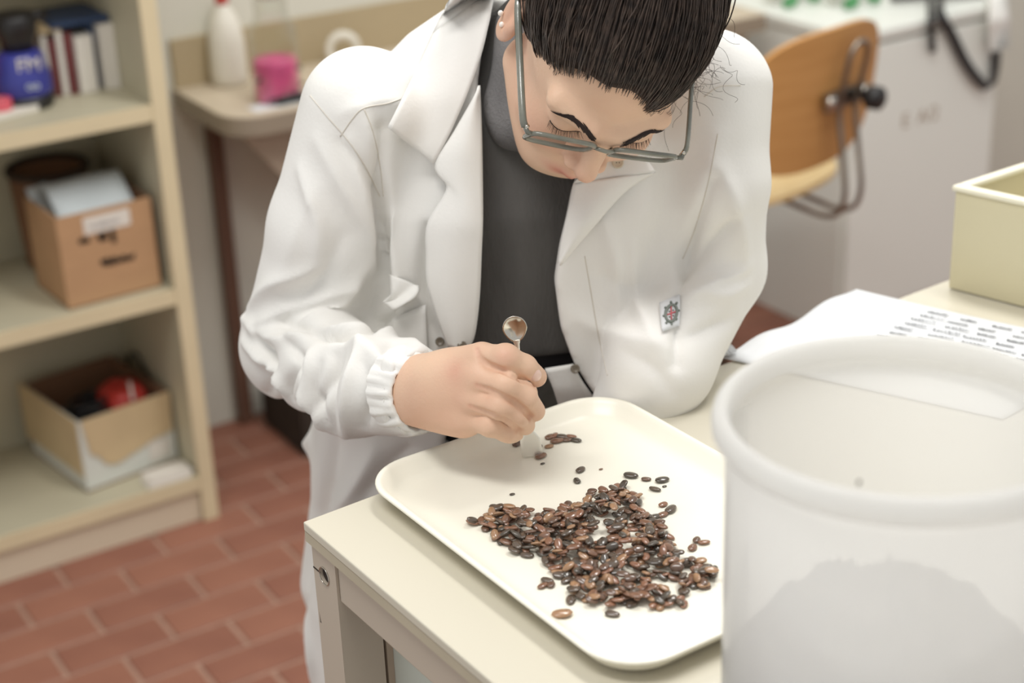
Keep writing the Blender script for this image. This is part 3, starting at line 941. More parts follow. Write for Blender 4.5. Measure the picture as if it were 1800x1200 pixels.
# black strap hanging over the front
bm = bmesh.new()
def strip(bm, pts, wdir, w):
    pts = np.asarray(pts, float); wdir = np.asarray(wdir, float)
    L = [bm.verts.new(p - wdir * w / 2) for p in pts]; R_ = [bm.verts.new(p + wdir * w / 2) for p in pts]
    for i in range(len(pts) - 1): bm.faces.new((L[i], R_[i], R_[i + 1], L[i + 1]))
def on_front(px, py, off=.022):
    r = ray(px, py); t = ((CAB - KB * off - CAM) @ KB) / (r @ KB); return CAM + r * t
st = thing('black_strap', 'black webbing strap hanging down over the white cabinet', 'strap', cabz(1600, 20))
bm = bmesh.new()
tube(bm, spline([cabz(1565, 6) + ZA * .014, cabz(1640, 3) + ZA * .016, cabz(1700, -2) + ZA * .014, cabz(1745, -8) + ZA * .012], 14), .012, 8, sx=1.0, sy=.8)
obj('strap_bundle', bm, M['black'], st, True)
bm = bmesh.new(); strip(bm, spline([cabz(1652, 8) + ZA * .01, on_front(1652, 25, .03), on_front(1672, 60, .028), on_front(1697, 110, .03), on_front(1728, 150, .032), on_front(1742, 152, .034), on_front(1750, 125, .032), on_front(1752, 95, .03), on_front(1748, 60, .03)], 40), KA * .85 + ZA * .2, .030)
o = obj('loop', bm, M['black'], st, True); sm = o.modifiers.new('s', 'SOLIDIFY'); sm.thickness = .003
bm = bmesh.new(); strip(bm, spline([cabz(1634, 8) + ZA * .01, on_front(1635, 30, .03), on_front(1637, 60, .028), on_front(1639, 92, .028)], 12), KA, .018)
o = obj('strap_end', bm, M['black'], st, True); sm = o.modifiers.new('s', 'SOLIDIFY'); sm.thickness = .003
# white cloth over the front corner
tw = []
for py in (-40, -15, 3): tw.append(cabz(1752, py) + ZA * .012)
for py in (30, 55, 75, 86): tw.append(on_front(1757, py, .045))
bm = bmesh.new(); strip(bm, spline(tw, 24), KA, .058)
bmesh.ops.subdivide_edges(bm, edges=bm.edges, cuts=2)
for v in bm.verts: v.co += Vector(-KB * .004 * math.sin(float(np.dot(np.array(v.co), KA)) * 180))
o = obj('hand_towel', bm, M['towel'], None, True); sm = o.modifiers.new('s', 'SOLIDIFY'); sm.thickness = .012; sm.offset = 0
tagg(o, 'white cloth hanging over the right corner of the white cabinet', 'towel')
for k, (px, py, lab) in enumerate(((1418, 12, 'left white plastic bag with green print on the white cabinet'), (1525, 14, 'right white plastic bag with green print on the white cabinet'))):
    c = cabz(px, py)
    t_ = thing('plastic_bag', lab, 'bag', c)
    bm = bmesh.new(); bmesh.ops.create_icosphere(bm, subdivisions=3, radius=1)
    for v in bm.verts:
        n_ = 1 + .12 * math.sin(7 * v.co.x + k) * math.cos(6 * v.co.y + 2 * k) + .08 * math.sin(11 * v.co.z + 3 * v.co.x)
        z = v.co.z * n_ * .05 + .046
        v.co = Vector(c + KB * .07 + KA * v.co.x * n_ * .055 + KB * v.co.y * n_ * .04 + ZA * max(z, .0006))
    obj('bag', bm, M['towel'], t_, True)
    bm = bmesh.new()
    for s_ in (-1, 1):
        tube(bm, spline([c + KA * s_ * .05 + KB * .02 + ZA * .0105, c + KA * s_ * .03 + KB * .012 + ZA * .014, c + KA * s_ * .02 + KB * .02 + ZA * .02], 8), .0095, 8)
    obj('green_trim', bm, M['green'], t_, True)

# ------------------------------------------------------------------ plywood swivel chair
PB = at(1436, 171, 3.0)
cr = np.array([0.68, -0.733, 0.0]); cw = np.array([0.733, 0.68, 0.0])
seat_c = PB - cr * 0.215; SEAT_Z = 0.53
chair = thing('swivel_chair', 'wooden swivel chair with curved plywood back and steel tube', 'chair', (seat_c[0], seat_c[1], 0))


def plate(bm, fn, n=28, m=20, th=0.009, ex=3.2):
    """rounded plate; fn(s,t)->point and normal for s,t in -1..1 on a superellipse"""
    top = []; bot = []
    for j in range(m + 1):
        rr = j / m
        for i in range(n):
            a = 2 * math.pi * i / n
            c, s = math.cos(a), math.sin(a)
            k = rr / ((abs(c) ** ex + abs(s) ** ex) ** (1 / ex))
            p, nn = fn(c * k, s * k)
            top.append(bm.verts.new(p + nn * th / 2)); bot.append(bm.verts.new(p - nn * th / 2))
    for j in range(m):
        for i in range(n):
            k = (i + 1) % n
            q = (j * n + i, j * n + k, (j + 1) * n + k, (j + 1) * n + i)
            if j == 0:
                continue
            bm.faces.new([top[x] for x in q]); bm.faces.new([bot[x] for x in q[::-1]])
    bm.faces.new([top[n + i] for i in range(n)][::-1]); bm.faces.new([bot[n + i] for i in range(n)])
    for i in range(n):
        k = (i + 1) % n
        bm.faces.new((top[m * n + i], bot[m * n + i], bot[m * n + k], top[m * n + k]))
    for v in top[:n] + bot[:n]: bm.verts.remove(v)
    bmesh.ops.recalc_face_normals(bm, faces=bm.faces)


def back_fn(s, t):
    w = 0.19 * (1.0 if t > 0 else 1 - 0.10 * t * t)
    x = s * w; z = t * 0.128
    p = PB + cw * x + ZA * z + cr * (0.015 - 0.9 * x * x + 0.12 * z)
    n = cr * 1.0 + cw * (1.8 * x) - ZA * .12
    return p, n / np.linalg.norm(n)
def seat_fn(s, t):
    x = s * .19; y = t * .19
    p = seat_c * np.array([1, 1, 0]) + ZA * (SEAT_Z + .010 * (t * t) * (t > 0) + .014 * s * s - .02 * (t < -.6) * (t + .6) ** 2 * 4) + cw * x + cr * y
    return p, ZA
bm = bmesh.new(); plate(bm, back_fn, 48, 12); obj('backrest', bm, M['ply'], chair, True).modifiers.new('e', 'EDGE_SPLIT').split_angle = 0.9
bm = bmesh.new(); plate(bm, seat_fn, 48, 12, 0.011); obj('seat', bm, M['ply_seat'], chair, True).modifiers.new('e', 'EDGE_SPLIT').split_angle = 0.9
def cp(s, back, z): return PB * np.array([1, 1, 0]) + cw * s + cr * back + ZA * z
zt = PB[2]
pts = [cp(.018, -.28, SEAT_Z - .022), cp(.018, -.10, SEAT_Z - .022), cp(.018, .02, SEAT_Z - .03), cp(.018, .055, SEAT_Z + .01), cp(.018, .045, SEAT_Z + .1), cp(.018, .036, zt - .02), cp(.018, .05, zt + .065), cp(.027, .055, zt + .092), cp(.045, .056, zt + .10),
       cp(.063, .055, zt + .092), cp(.072, .05, zt + .065), cp(.066, .036, zt - .02), cp(.066, .045, SEAT_Z + .1), cp(.066, .055, SEAT_Z + .01), cp(.066, .02, SEAT_Z - .03), cp(.066, -.10, SEAT_Z - .022), cp(.066, -.28, SEAT_Z - .022)]
bm = bmesh.new(); tube(bm, spline(pts, 110), .0052, 10); obj('back_tube', bm, M['steel_dull'], chair, True)
bm = bmesh.new(); box(bm, cp(.0, .026, zt), cw, cr, ZA, -.02, .095, 0, .012, -.018, .014); o = bevel(obj('clamp_plate', bm, M['steel_dull'], chair), .002)
bm = bmesh.new()
for s_ in (-.012, .088):
    tube(bm, [cp(s_, .036, zt + .0), cp(s_, .046, zt + .0)], [.013, .011], 16)
obj('bolt', bm, M['steel'], chair, True)
bm = bmesh.new(); k0 = cp(.075, .046, zt - .005)
tube(bm, [k0, k0 + cr * .012], .010, 14); tube(bm, [k0 + cr * .010, k0 + cr * .014, k0 + cr * .034, k0 + cr * .038], [.018, .022, .021, .016], 18)
o = obj('knob', bm, M['black'], chair, True)
sc_ = seat_c * np.array([1, 1, 0])
bm = bmesh.new(); box(bm, sc_, cw, cr, ZA, -.06, .06, -.07, .07, SEAT_Z - .027, SEAT_Z - .017); obj('seat_bracket', bm, M['steel_dull'], chair)
bm = bmesh.new(); tube(bm, [sc_ + ZA * .10, sc_ + ZA * .30], .024, 20); tube(bm, [sc_ + ZA * .30, sc_ + ZA * (SEAT_Z - .028)], .014, 20); obj('column', bm, M['steel_dull'], chair, True)
for k in range(5):
    t = k * 2 * math.pi / 5 + .3
    dr_ = np.array([math.cos(t), math.sin(t), 0])
    bm = bmesh.new(); tube(bm, [sc_ + dr_ * .0 + ZA * .115, sc_ + dr_ * .14 + ZA * .095, sc_ + dr_ * .25 + ZA * .065], [.016, .014, .011], 10); lg = obj('leg', bm, M['steel_dull'], chair, True)
    bm = bmesh.new(); e_ = np.cross(dr_, ZA); c_ = sc_ + dr_ * .25 + ZA * .0235
    tube(bm, [c_ - e_ * .012, c_ + e_ * .012], .023, 18); tube(bm, [c_, c_ + ZA * .042], .005, 8); obj('castor', bm, M['black'], lg, True)

# ------------------------------------------------------------------ cream open box on the table
bx0 = onz(1668, 506, TZ + .001)
r_ = ray(1683, 325); bzt = float((CAM + r_ * (bx0[1] / r_[1]))[2])
e1 = onz(1800, 350, bzt) - onz(1683, 325, bzt); e1 /= np.linalg.norm(e1)
e2 = onz(1800, 287, bzt) - onz(1683, 325, bzt); e2 /= np.linalg.norm(e2)
hb = bzt - bx0[2]
LB1, LB2 = 0.25, 0.28
obx = thing('storage_box', 'open cream plastic box standing on the far end of table', 'box', bx0 + e1 * LB1 / 2 + e2 * LB2 / 2)
t = .006
bm = bmesh.new(); box(bm, bx0, e1, e2, ZA, 0, LB1, 0, LB2, 0.0005, .006); obj('bottom', bm, M['cream'], obx)
for x0, x1, y0, y1 in ((0, LB1, 0, t), (0, LB1, LB2 - t, LB2), (0, t, t, LB2 - t), (LB1 - t, LB1, t, LB2 - t)):
    bm = bmesh.new(); box(bm, bx0, e1, e2, ZA, x0, x1, y0, y1, .006, hb - .006); obj('wall_panel', bm, M['cream'], obx)
bm = bmesh.new()
for x0, x1, y0, y1 in ((-.003, LB1 + .003, -.003, .008), (-.003, LB1 + .003, LB2 - .008, LB2 + .003), (-.003, .008, .008, LB2 - .008), (LB1 - .008, LB1 + .003, .008, LB2 - .008)):
    box(bm, bx0, e1, e2, ZA, x0, x1, y0, y1, hb - .006, hb)
bevel(obj('rim', bm, M['cream_rim'], obx), .002)

# ------------------------------------------------------------------ handwritten papers
PZ = TZ + 0.001
pk = onz(1505, 509, PZ + .008); pl = onz(1268, 630, PZ); pr = onz(1800, 578, PZ)
pu = (pr - pk); pu[2] = 0; pu /= np.linalg.norm(pu)
pv = pl - pk; pv[2] = 0; PL = float(np.linalg.norm(pv)); pv /= PL
PW = 0.26
def sheet(name, origin, u, v, w, h, z, wav, m, label):
    bm = bmesh.new(); N, K = 24, 24
    g = []
    for j in range(K + 1):
        row = []
        for i in range(N + 1):
            a, b = i / N, j / K
            zz = z + wav(a, b)
            row.append(bm.verts.new((*(origin + u * w * a + v * h * b)[:2], zz)))
        g.append(row)
    for j in range(K):
        for i in range(N): bm.faces.new((g[j][i], g[j + 1][i], g[j + 1][i + 1], g[j][i + 1]))
    bmesh.ops.recalc_face_normals(bm, faces=bm.faces)
    o = obj(name, bm, M[m], None, True)
    s_ = o.modifiers.new('solid', 'SOLIDIFY'); s_.thickness = .0005
    return tagg(o, label, 'paper')
wav1 = lambda a, b: .008 * (1 - a) ** 2 * (1 - b) ** 2 + .007 * math.sin(b * 6.5) ** 2 * (1 - a) ** 3 * .8
sh1 = sheet('paper_sheet', pk, pu, pv, PW, PL, PZ + .0008, wav1, 'paper', 'white sheet with grey handwriting beside the translucent bucket')
bm = bmesh.new()
for k in range(7):
    a0, b0 = .31, .06 + .062 * k
    o_ = pk + pu * PW * a0 + pv * PL * b0
    for w_i in range(6):
        xx = a0 + .115 * w_i + .012 * math.sin(k * 3 + w_i)
        if xx > .98: break
        q = pk + pu * PW * xx + pv * PL * (b0 + .02)
        q = np.array([q[0], q[1], PZ + .0021 + wav1(xx, b0)])
        scribble(bm, q, pu, -pv, 6, .022 + .005 * math.sin(5 * w_i + k), .0043, .0006, k * 17 + w_i)
obj('handwriting', bm, M['ink'], sh1)
bm = bmesh.new()
for i in range(12):
    b = .93 + .0062 * i
    c = pk + pv * PL * b + pu * PW * .0
    c = np.array([c[0], c[1], PZ + .004]) + pu * .002 * math.sin(i * 2.3)
    tube(bm, [c + pu * .004, c + ZA * .004 - pu * .001, c - pu * .004 + ZA * .001], [.0012, .0016, .001], 5)
obj('torn_fringe', bm, M['paper'], sh1, True)

# ------------------------------------------------------------------ translucent bucket
BC = np.array([0.2100, 0.824, TZ + 0.0006]); BH = 1.160 - TZ; BR = 0.0953; BF = 0.1033
bkt = thing('plastic_bucket', 'large translucent white plastic bucket standing beside the tray', 'bucket', BC)
bm = bmesh.new()
prof = [(0, .0004), (BR - .006, .0004), (BR - .001, .004), (BR, .010), (BR, BH - .022), (BR + .0004, BH - .017), (BF - .002, BH - .0155), (BF - .0002, BH - .012), (BF, BH - .008), (BF - .0012, BH - .003), (BF - .004, BH - .0005), (BR + .001, BH), (BR - .0012, BH - .002), (BR - .0018, BH - .006), (BR - .0019, BH - .014)]
lathe(bm, BC, prof, 96)
bmesh.ops.recalc_face_normals(bm, faces=bm.faces)
obj('bucket_shell', bm, M['frost'], bkt, True)
M['heap'] = mat('wet_seed_heap', (66, 62, 60), 0.45, 0.4, rgb2=(96, 84, 74), vscale=60, bump=.3)
bm = bmesh.new(); NR, NA = 26, 72; rows = []
for j in range(NR + 1):
    rr = j / NR
    row = []
    for i in range(NA):
        a = 2 * math.pi * i / NA
        x = (BR - .0032) * rr * math.cos(a); y = (BR - .0032) * rr * math.sin(a)
        z = BH - .115 - .055 * rr ** 2 + (1 - rr ** 4) * (.009 * math.sin(70 * x + 1) * math.cos(60 * y) + .006 * math.sin(160 * x + 90 * y) + .003 * RNG.normal())
        row.append(bm.verts.new(BC + np.array([x, y, z])))
        if j == 0: break
    rows.append(row)
for i in range(NA): bm.faces.new((rows[0][0], rows[1][i], rows[1][(i + 1) % NA]))
for j in range(1, NR):
    for i in range(NA):
        k = (i + 1) % NA; bm.faces.new((rows[j][i], rows[j + 1][i], rows[j + 1][k], rows[j][k]))
base = [bm.verts.new(BC + np.array([(BR - .0032) * .98 * math.cos(2 * math.pi * i / NA), (BR - .0032) * .98 * math.sin(2 * math.pi * i / NA), .013])) for i in range(NA)]
for i in range(NA):
    k = (i + 1) % NA; bm.faces.new((rows[-1][i], base[i], base[k], rows[-1][k]))
bm.faces.new(base[::-1])
tagg(obj('seed_heap', bm, M['heap'], None, True), 'dark heap of wet seeds inside the translucent bucket', 'seeds', kind='stuff')
# one small dark speck stuck to the bucket
sp_ = None
r_ = ray(1510, 848)
for tt in np.linspace(.8, 1.3, 4000):
    q = CAM + r_ * tt
    if q[2] < BC[2] + BH and np.hypot(q[0] - BC[0], q[1] - BC[1]) < BR + .0012: sp_ = q; break
if sp_ is not None:
    bm = bmesh.new(); bmesh.ops.create_icosphere(bm, subdivisions=2, radius=.0013)
    for v in bm.verts: v.co = Vector((v.co.x * .8, v.co.y * .8, v.co.z * 1.2)) + Vector(sp_)
    tagg(obj('plant_speck', bm, M['dark'], None, True), 'tiny dark speck stuck on the side of the bucket', 'speck')

# ------------------------------------------------------------------ tray
_t = math.radians(56.6)
YA = np.array([math.sin(_t), math.cos(_t), 0]); YB = np.array([-math.cos(_t), math.sin(_t), 0])
RZ = TZ + 0.0165
ya0 = float(np.mean([onz(*p, RZ) @ YA for p in ((668, 866), (960, 1092), (800, 968))]))
ya1 = float(np.mean([onz(*p, RZ) @ YA for p in ((1120, 722), (1200, 757), (1275, 792))]))
yb1 = float(np.mean([onz(*p, RZ) @ YB for p in ((720, 800), (860, 752), (980, 711))]))
yb0 = float(np.mean([onz(*p, RZ) @ YB for p in ((1180, 1160), (1265, 1112))]))
ta, tb = (ya1 - ya0) / 2, (yb1 - yb0) / 2
TRC = YA * (ya0 + ya1) / 2 + YB * (yb0 + yb1) / 2 + ZA * (TZ + .0006)
print('TRAY', ta * 2, tb * 2)
def rrect(ins, z, R=.043, n=10):
    r = max(R - ins, .004); out = []
    for cx, cy, a0 in ((ta - R, tb - R, 0), (-(ta - R), tb - R, 90), (-(ta - R), -(tb - R), 180), (ta - R, -(tb - R), 270)):
        for k in range(n + 1):
            a = math.radians(a0 + 90 * k / n)
            x = cx + r * math.cos(a); y = cy + r * math.sin(a)
            out.append(TRC + YA * x + YB * y + ZA * z)
    return out
bm = bmesh.new()
KS = .825
prof = [(i * KS, z * KS) for i, z in [(.024, .0002), (.020, .0005), (.010, .006), (.0015, .0165), (.0002, .0175), (0, .0185), (.0006, .0197), (.002, .0202), (.0045, .0202), (.006, .0193), (.009, .0165), (.016, .008), (.021, .0052), (.027, .0040), (.034, .0036)]]
loops = [[bm.verts.new(p) for p in rrect(i, z)] for i, z in prof]
for A_, B_ in zip(loops[:-1], loops[1:]):
    for i in range(len(A_)):
        j = (i + 1) % len(A_); bm.faces.new((A_[i], A_[j], B_[j], B_[i]))
bm.faces.new(loops[0][::-1]); bm.faces.new(loops[-1])
bmesh.ops.recalc_face_normals(bm, faces=bm.faces)
o = obj('serving_tray', bm, M['tray'], None, True)
tagg(o, 'cream rounded tray with raised rim holding the brown seeds', 'tray')
o.modifiers.new('e', 'EDGE_SPLIT').split_angle = .8
TF = TZ + .0006 + .0036 * KS

# ------------------------------------------------------------------ seeds
seed_cols = [((78, 66, 56), (100, 84, 70)), ((112, 80, 62), (138, 100, 76)), ((90, 68, 56), (114, 86, 68)), ((150, 114, 84), (172, 134, 100)), ((66, 59, 52), (88, 77, 65)), ((126, 86, 66), (150, 108, 82))]
seed_mats = [mat('seed_coat', a, .24, .6, rgb2=b, vscale=240, coat=.5) for a, b in seed_cols]
def seed_mesh(L, W, Tk, m):
    bm = bmesh.new(); n, k = 10, 8; rows = []
    for i in range(1, n):
        x = i / n
        w = math.sqrt(max(0, 1 - (2 * x ** .88 - 1) ** 2)) ** 1.05
        row = [bm.verts.new(((x - .5) * L, W / 2 * w * math.cos(a), Tk / 2 * (w ** .7) * math.sin(a))) for a in np.arange(k) * 2 * math.pi / k]
        rows.append(row)
    a = bm.verts.new((-.5 * L, 0, 0)); b = bm.verts.new((.5 * L, 0, 0))
    for i in range(k):
        j = (i + 1) % k
        bm.faces.new((a, rows[0][j], rows[0][i])); bm.faces.new((b, rows[-1][i], rows[-1][j]))
        for r0, r1 in zip(rows[:-1], rows[1:]): bm.faces.new((r0[i], r0[j], r1[j], r1[i]))
    bmesh.ops.recalc_face_normals(bm, faces=bm.faces)
    me = bpy.data.meshes.new('seed'); bm.to_mesh(me); bm.free()
    me.materials.append(m); me.polygons.foreach_set('use_smooth', [True] * len(me.polygons))
    return me
seed_meshes = []
for m in seed_mats:
    for v in range(2): seed_meshes.append(seed_mesh(random.uniform(.0094, .0112), random.uniform(.0062, .0074), random.uniform(.0024, .0030), m))
def c3(x, y): return onz(780 + x / 3.0765, 720 + y / 3.0765, TF + .002)
pile_poly = [(112, 622), (165, 575), (210, 555), (320, 505), (400, 520), (500, 555), (600, 530), (655, 490), (730, 495), (745, 440), (790, 420), (870, 420), (930, 400), (1000, 410), (1075, 445), (1095, 540), (1165, 605), (1235, 645), (1240, 705), (1275, 770), (1330, 810), (1400, 810), (1470, 845), (1500, 885), (1480, 930), (1410, 970), (1320, 960), (1325, 1075), (1270, 1085), (1150, 1080), (1050, 1060), (980, 1070), (900, 1075), (770, 1060), (650, 1035), (625, 990), (670, 955), (600, 905), (545, 850), (480, 790), (375, 800), (335, 745), (255, 695), (200, 645), (130, 650)]
holes = [[(800, 600), (850, 585), (880, 640), (910, 690), (850, 690), (830, 640)], [(1120, 950), (1180, 915), (1225, 930), (1200, 965), (1150, 970)]]
PP = np.array([[c3(*p) @ YA, c3(*p) @ YB] for p in pile_poly]); HH = [np.array([[c3(*p) @ YA, c3(*p) @ YB] for p in h]) for h in holes]
HG = 0.0015; g0 = PP.min(0) - .03; gn = np.ceil((PP.max(0) + .03 - g0) / HG).astype(int)
hmap = np.zeros(gn)
GX, GY = np.meshgrid(g0[0] + (np.arange(gn[0]) + .5) * HG, g0[1] + (np.arange(gn[1]) + .5) * HG, indexing='ij')
def lay(a, b, yaw, tilt, roll, big=True, s=1.0, add=.0019):
    ca, sa = math.cos(yaw), math.sin(yaw)
    X = (GX - a) * ca + (GY - b) * sa; Y = -(GX - a) * sa + (GY - b) * ca
    msk = (X / (.0052 * s)) ** 2 + (Y / (.0034 * s)) ** 2 < 1
    h0 = float(np.percentile(hmap[msk], 80)) if msk.any() else 0
    hmap[msk] = np.maximum(hmap[msk], h0 + add)
    ext = .0055 * s * abs(math.sin(tilt)) + .0035 * s * abs(math.sin(roll))
    z = max(h0 * .92 + .0013 * s, ext + .0010 * s)
    pos = YA * a + YB * b + ZA * (TF + z)
    rot = Matrix.Rotation(yaw + (math.pi / 2 - _t), 4, 'Z') @ Matrix.Rotation(tilt, 4, 'Y') @ Matrix.Rotation(roll, 4, 'X')
    return pos, rot
pile = []
tries = 0
while len(pile) < 560 and tries < 20000:
    tries += 1
    q = PP.min(0) + (PP.max(0) - PP.min(0)) * RNG.random(2)
    d = poly2d(q[None].astype(np.float32), PP)[0]
    if d > -.003: continue
    if any(poly2d(q[None].astype(np.float32), h)[0] < .002 for h in HH): continue
    h = hmap[int((q[0] - g0[0]) / HG), int((q[1] - g0[1]) / HG)]
    if h > .0062: continue
    if h > .0035 and d > -.008 and RNG.random() < .7: continue
    deep = min(1, h / .004)
    pos, rot = lay(q[0], q[1], RNG.uniform(0, 6.28), RNG.normal() * (.12 + .2 * deep), RNG.normal() * (.14 + .24 * deep))
    pile.append((pos, rot, RNG.uniform(.86, 1.12), RNG.integers(len(seed_meshes))))
under, top_ = pile[:-262], pile[-262:]
SG = 'wet brown seeds in the pile on the tray'
for pos, rot, s, k in top_:
    o = bpy.data.objects.new('seed', seed_meshes[k]); COL.objects.link(o)
    o.matrix_world = Matrix.Translation(Vector(pos)) @ rot @ Matrix.Diagonal((s, s, s, 1))
    tagg(o, 'glossy brown seed lying in the wet pile on the cream tray', 'seed', SG)
bm = bmesh.new()
for pos, rot, s, k in under:
    n0 = len(bm.verts); f0_ = len(bm.faces)
    bm.from_mesh(seed_meshes[k]); bm.verts.ensure_lookup_table(); bm.faces.ensure_lookup_table()
    mw = Matrix.Translation(Vector(pos)) @ rot @ Matrix.Diagonal((s, s, s, 1))
    for v in bm.verts[n0:]: v.co = mw @ v.co
    for f in bm.faces[f0_:]: f.material_index = int(k) // 2
o = obj('seed_pile', bm, seed_mats, None, True)
tagg(o, 'lower layer of the wet brown seed pile on the tray', 'seeds', SG, 'stuff')
single = [((740, 320), 1.0, .9, 0, 'dark seed lying alone nearest below the spatula pile'), ((720, 378), .86, 2.0, 4, 'small wet dark seed just above the seed pile'),
          ((1012, 352), 1.2, -.7, 4, 'large dark seed, leftmost of four in the row at the tray back'), ((1095, 370), .9, -.5, 2, 'small dark seed, second in the row at the tray back'),
          ((1182, 376), 1.15, .1, 4, 'dark seed, rightmost in the row at the tray back'), ((1143, 424), 1.0, -1.0, 0, 'dark seed just below the row at the tray back'),
          ((1187, 507), .9, .6, 5, 'thin brown seed lying above the loose three by the right edge'), ((1228, 535), 1.25, 1.0, 0, 'biggest of the three loose seeds right of the pile'),
          ((1140, 573), 1.0, .3, 4, 'wet black seed, left of the three loose seeds'), ((1185, 562), .95, .5, 1, 'brown seed, middle of the three loose seeds'),
          ((1346, 740), .95, 1.1, 1, 'lowest seed of the reddish trio near the bucket'), ((1368, 698), .95, 1.3, 2, 'upper seed of the reddish trio near the bucket'), ((1408, 712), 1.0, -.1, 5, 'right seed of the reddish trio near the bucket'),
          ((640, 1103), 1.5, .0, 3, 'large tan seed lying alone at the front of the tray'), ((912, 1100), 1.05, -.7, 0, 'dark seed hanging at the lower tip of the pile'),
          ((535, 945), .9, .8, 1, 'left seed of the small cluster at the pile edge'), ((560, 918), 1.0, -.9, 0, 'top seed of the small cluster at the pile edge'), ((580, 940), .95, 1.4, 2, 'right seed of the small cluster at the pile edge'),
          ((395, 182), 1.0, .9, 2, 'seed tucked under the fingertips left of the spatula'), ((415, 168), .9, 1.2, 0, 'dark seed touching the left side of the spatula blade'),
          ((575, 142), 1.0, .6, 1, 'reddish seed at the left of the group beside spatula'), ((598, 135), 1.0, 1.1, 5, 'tallest reddish seed of the group beside spatula'), ((612, 165), 1.15, .1, 1, 'long brown seed at front of the group beside spatula'),
          ((640, 140), 1.0, -.6, 0, 'dark seed in the middle of the group beside spatula'), ((664, 158), 1.0, -.4, 2, 'brown seed right of middle in the group beside spatula'), ((690, 140), 1.0, -.7, 5, 'brown seed near the right end of the group beside spatula'),
          ((716, 160), .95, -.8, 4, 'rightmost dark seed of the group beside spatula'), ((570, 192), .8, .2, 3, 'small tan seed below the group beside spatula'),
          ((512, 222), 1.0, 1.2, 4, 'dark wet seed on the spatula blade corner'), ((526, 246), 1.1, .7, 1, 'brown seed in front of the spatula blade'),
          ((370, 448), .45, .2, 4, 'tiny dark seed chip left of the pile'), ((285, 876), .4, -.5, 4, 'tiny dark chip near the front rim of tray'), ((850, 312), .35, .4, 1, 'tiny brown crumb behind the seed pile'),
          ((1194, 405), .4, .3, 4, 'tiny dark crumb below the rightmost back row seed'), ((535, 282), .4, .3, 4, 'tiny dark crumb in front of the spatula blade')]
for (x, y), s, yaw, k, lab in single:
    p = c3(x, y)
    s *= 1.0
    o = bpy.data.objects.new('seed', seed_meshes[k * 2]); COL.objects.link(o)
    up_ = .004 if (x, y) in ((512, 222),) else 0
    o.matrix_world = Matrix.Translation(Vector((p[0], p[1], TF + .0016 * s + up_))) @ Matrix.Rotation(yaw * .8 + .2, 4, 'Z') @ Matrix.Rotation(RNG.normal() * .08, 4, 'X') @ Matrix.Diagonal((s, s, s, 1))
    tagg(o, lab, 'seed', SG)

# ------------------------------------------------------------------ spoon spatula
s_bot = onz(936, 801, TF + .0012); s_top = at(905, 577, 1.347)
sd = s_top - s_bot; SL = float(np.linalg.norm(sd)); sd /= SL
print('SPOON', SL, (s_bot - CAM) @ FWD)
sn = -FWD - sd * (-FWD @ sd); sn /= np.linalg.norm(sn); ss = np.cross(sd, sn)
spoon = thing('spoon_spatula', 'small steel laboratory spoon spatula held in the hand', 'spatula', s_bot)
bm = bmesh.new()
prof = [(a_ * KS if a_ < .05 else a_, w_ * KS, t_ * KS) for a_, w_, t_ in [(0.0, .0095, .0008), (.004, .0104, .0009), (.018, .0102, .0010), (.024, .0066, .0013), (.030, .0032, .0016), (.040, .0022, .0018), (SL * .55, .0019, .0018), (SL - .020, .0019, .0018), (SL - .014, .0024, .0015), (SL - .010, .0040, .001)]]
rings = []
for s_, w, t_ in prof:
    c = s_bot + sd * s_
    rings.append([bm.verts.new(c + ss * w * math.copysign(abs(math.cos(a)) ** .7, math.cos(a)) + sn * t_ * math.copysign(abs(math.sin(a)) ** .7, math.sin(a))) for a in np.arange(12) * 2 * math.pi / 12])
for a_, b_ in zip(rings[:-1], rings[1:]):
    for i in range(12): bm.faces.new((a_[i], a_[(i + 1) % 12], b_[(i + 1) % 12], b_[i]))
bm.faces.new(rings[0][::-1]); bm.faces.new(rings[-1])
bmesh.ops.recalc_face_normals(bm, faces=bm.faces)
obj('blade_stem', bm, M['steel_satin'], spoon, True).modifiers.new('e', 'EDGE_SPLIT').split_angle = .9
bm = bmesh.new()
bc_ = s_bot + sd * SL
f_ = []; b__ = []
for j in range(9):
    for i in range(28):
        a = 2 * math.pi * i / 28; rr = j / 8
        x = .0098 * rr * math.cos(a); y = .0106 * rr * math.sin(a) * (1.0 if math.sin(a) > 0 else 1.12)
        x *= 1 - .25 * max(0, -math.sin(a)) * rr
        dish = -.0033 * (1 - rr ** 2)
        f_.append(bm.verts.new(bc_ + ss * x + sd * y + sn * (dish + .0008))); b__.append(bm.verts.new(bc_ + ss * x + sd * y + sn * (dish - .0006)))
for j in range(1, 8):
    for i in range(28):
        k = (i + 1) % 28; q = (j * 28 + i, j * 28 + k, (j + 1) * 28 + k, (j + 1) * 28 + i)
        bm.faces.new([f_[x] for x in q]); bm.faces.new([b__[x] for x in q[::-1]])
bm.faces.new([f_[28 + i] for i in range(28)]); bm.faces.new([b__[28 + i] for i in range(28)][::-1])
for i in range(28):
    k = (i + 1) % 28; bm.faces.new((f_[224 + i], f_[224 + k], b__[224 + k], b__[224 + i]))
for v in f_[:28] + b__[:28]: bm.verts.remove(v)
bmesh.ops.recalc_face_normals(bm, faces=bm.faces)
obj('bowl', bm, M['steel'], spoon, True)

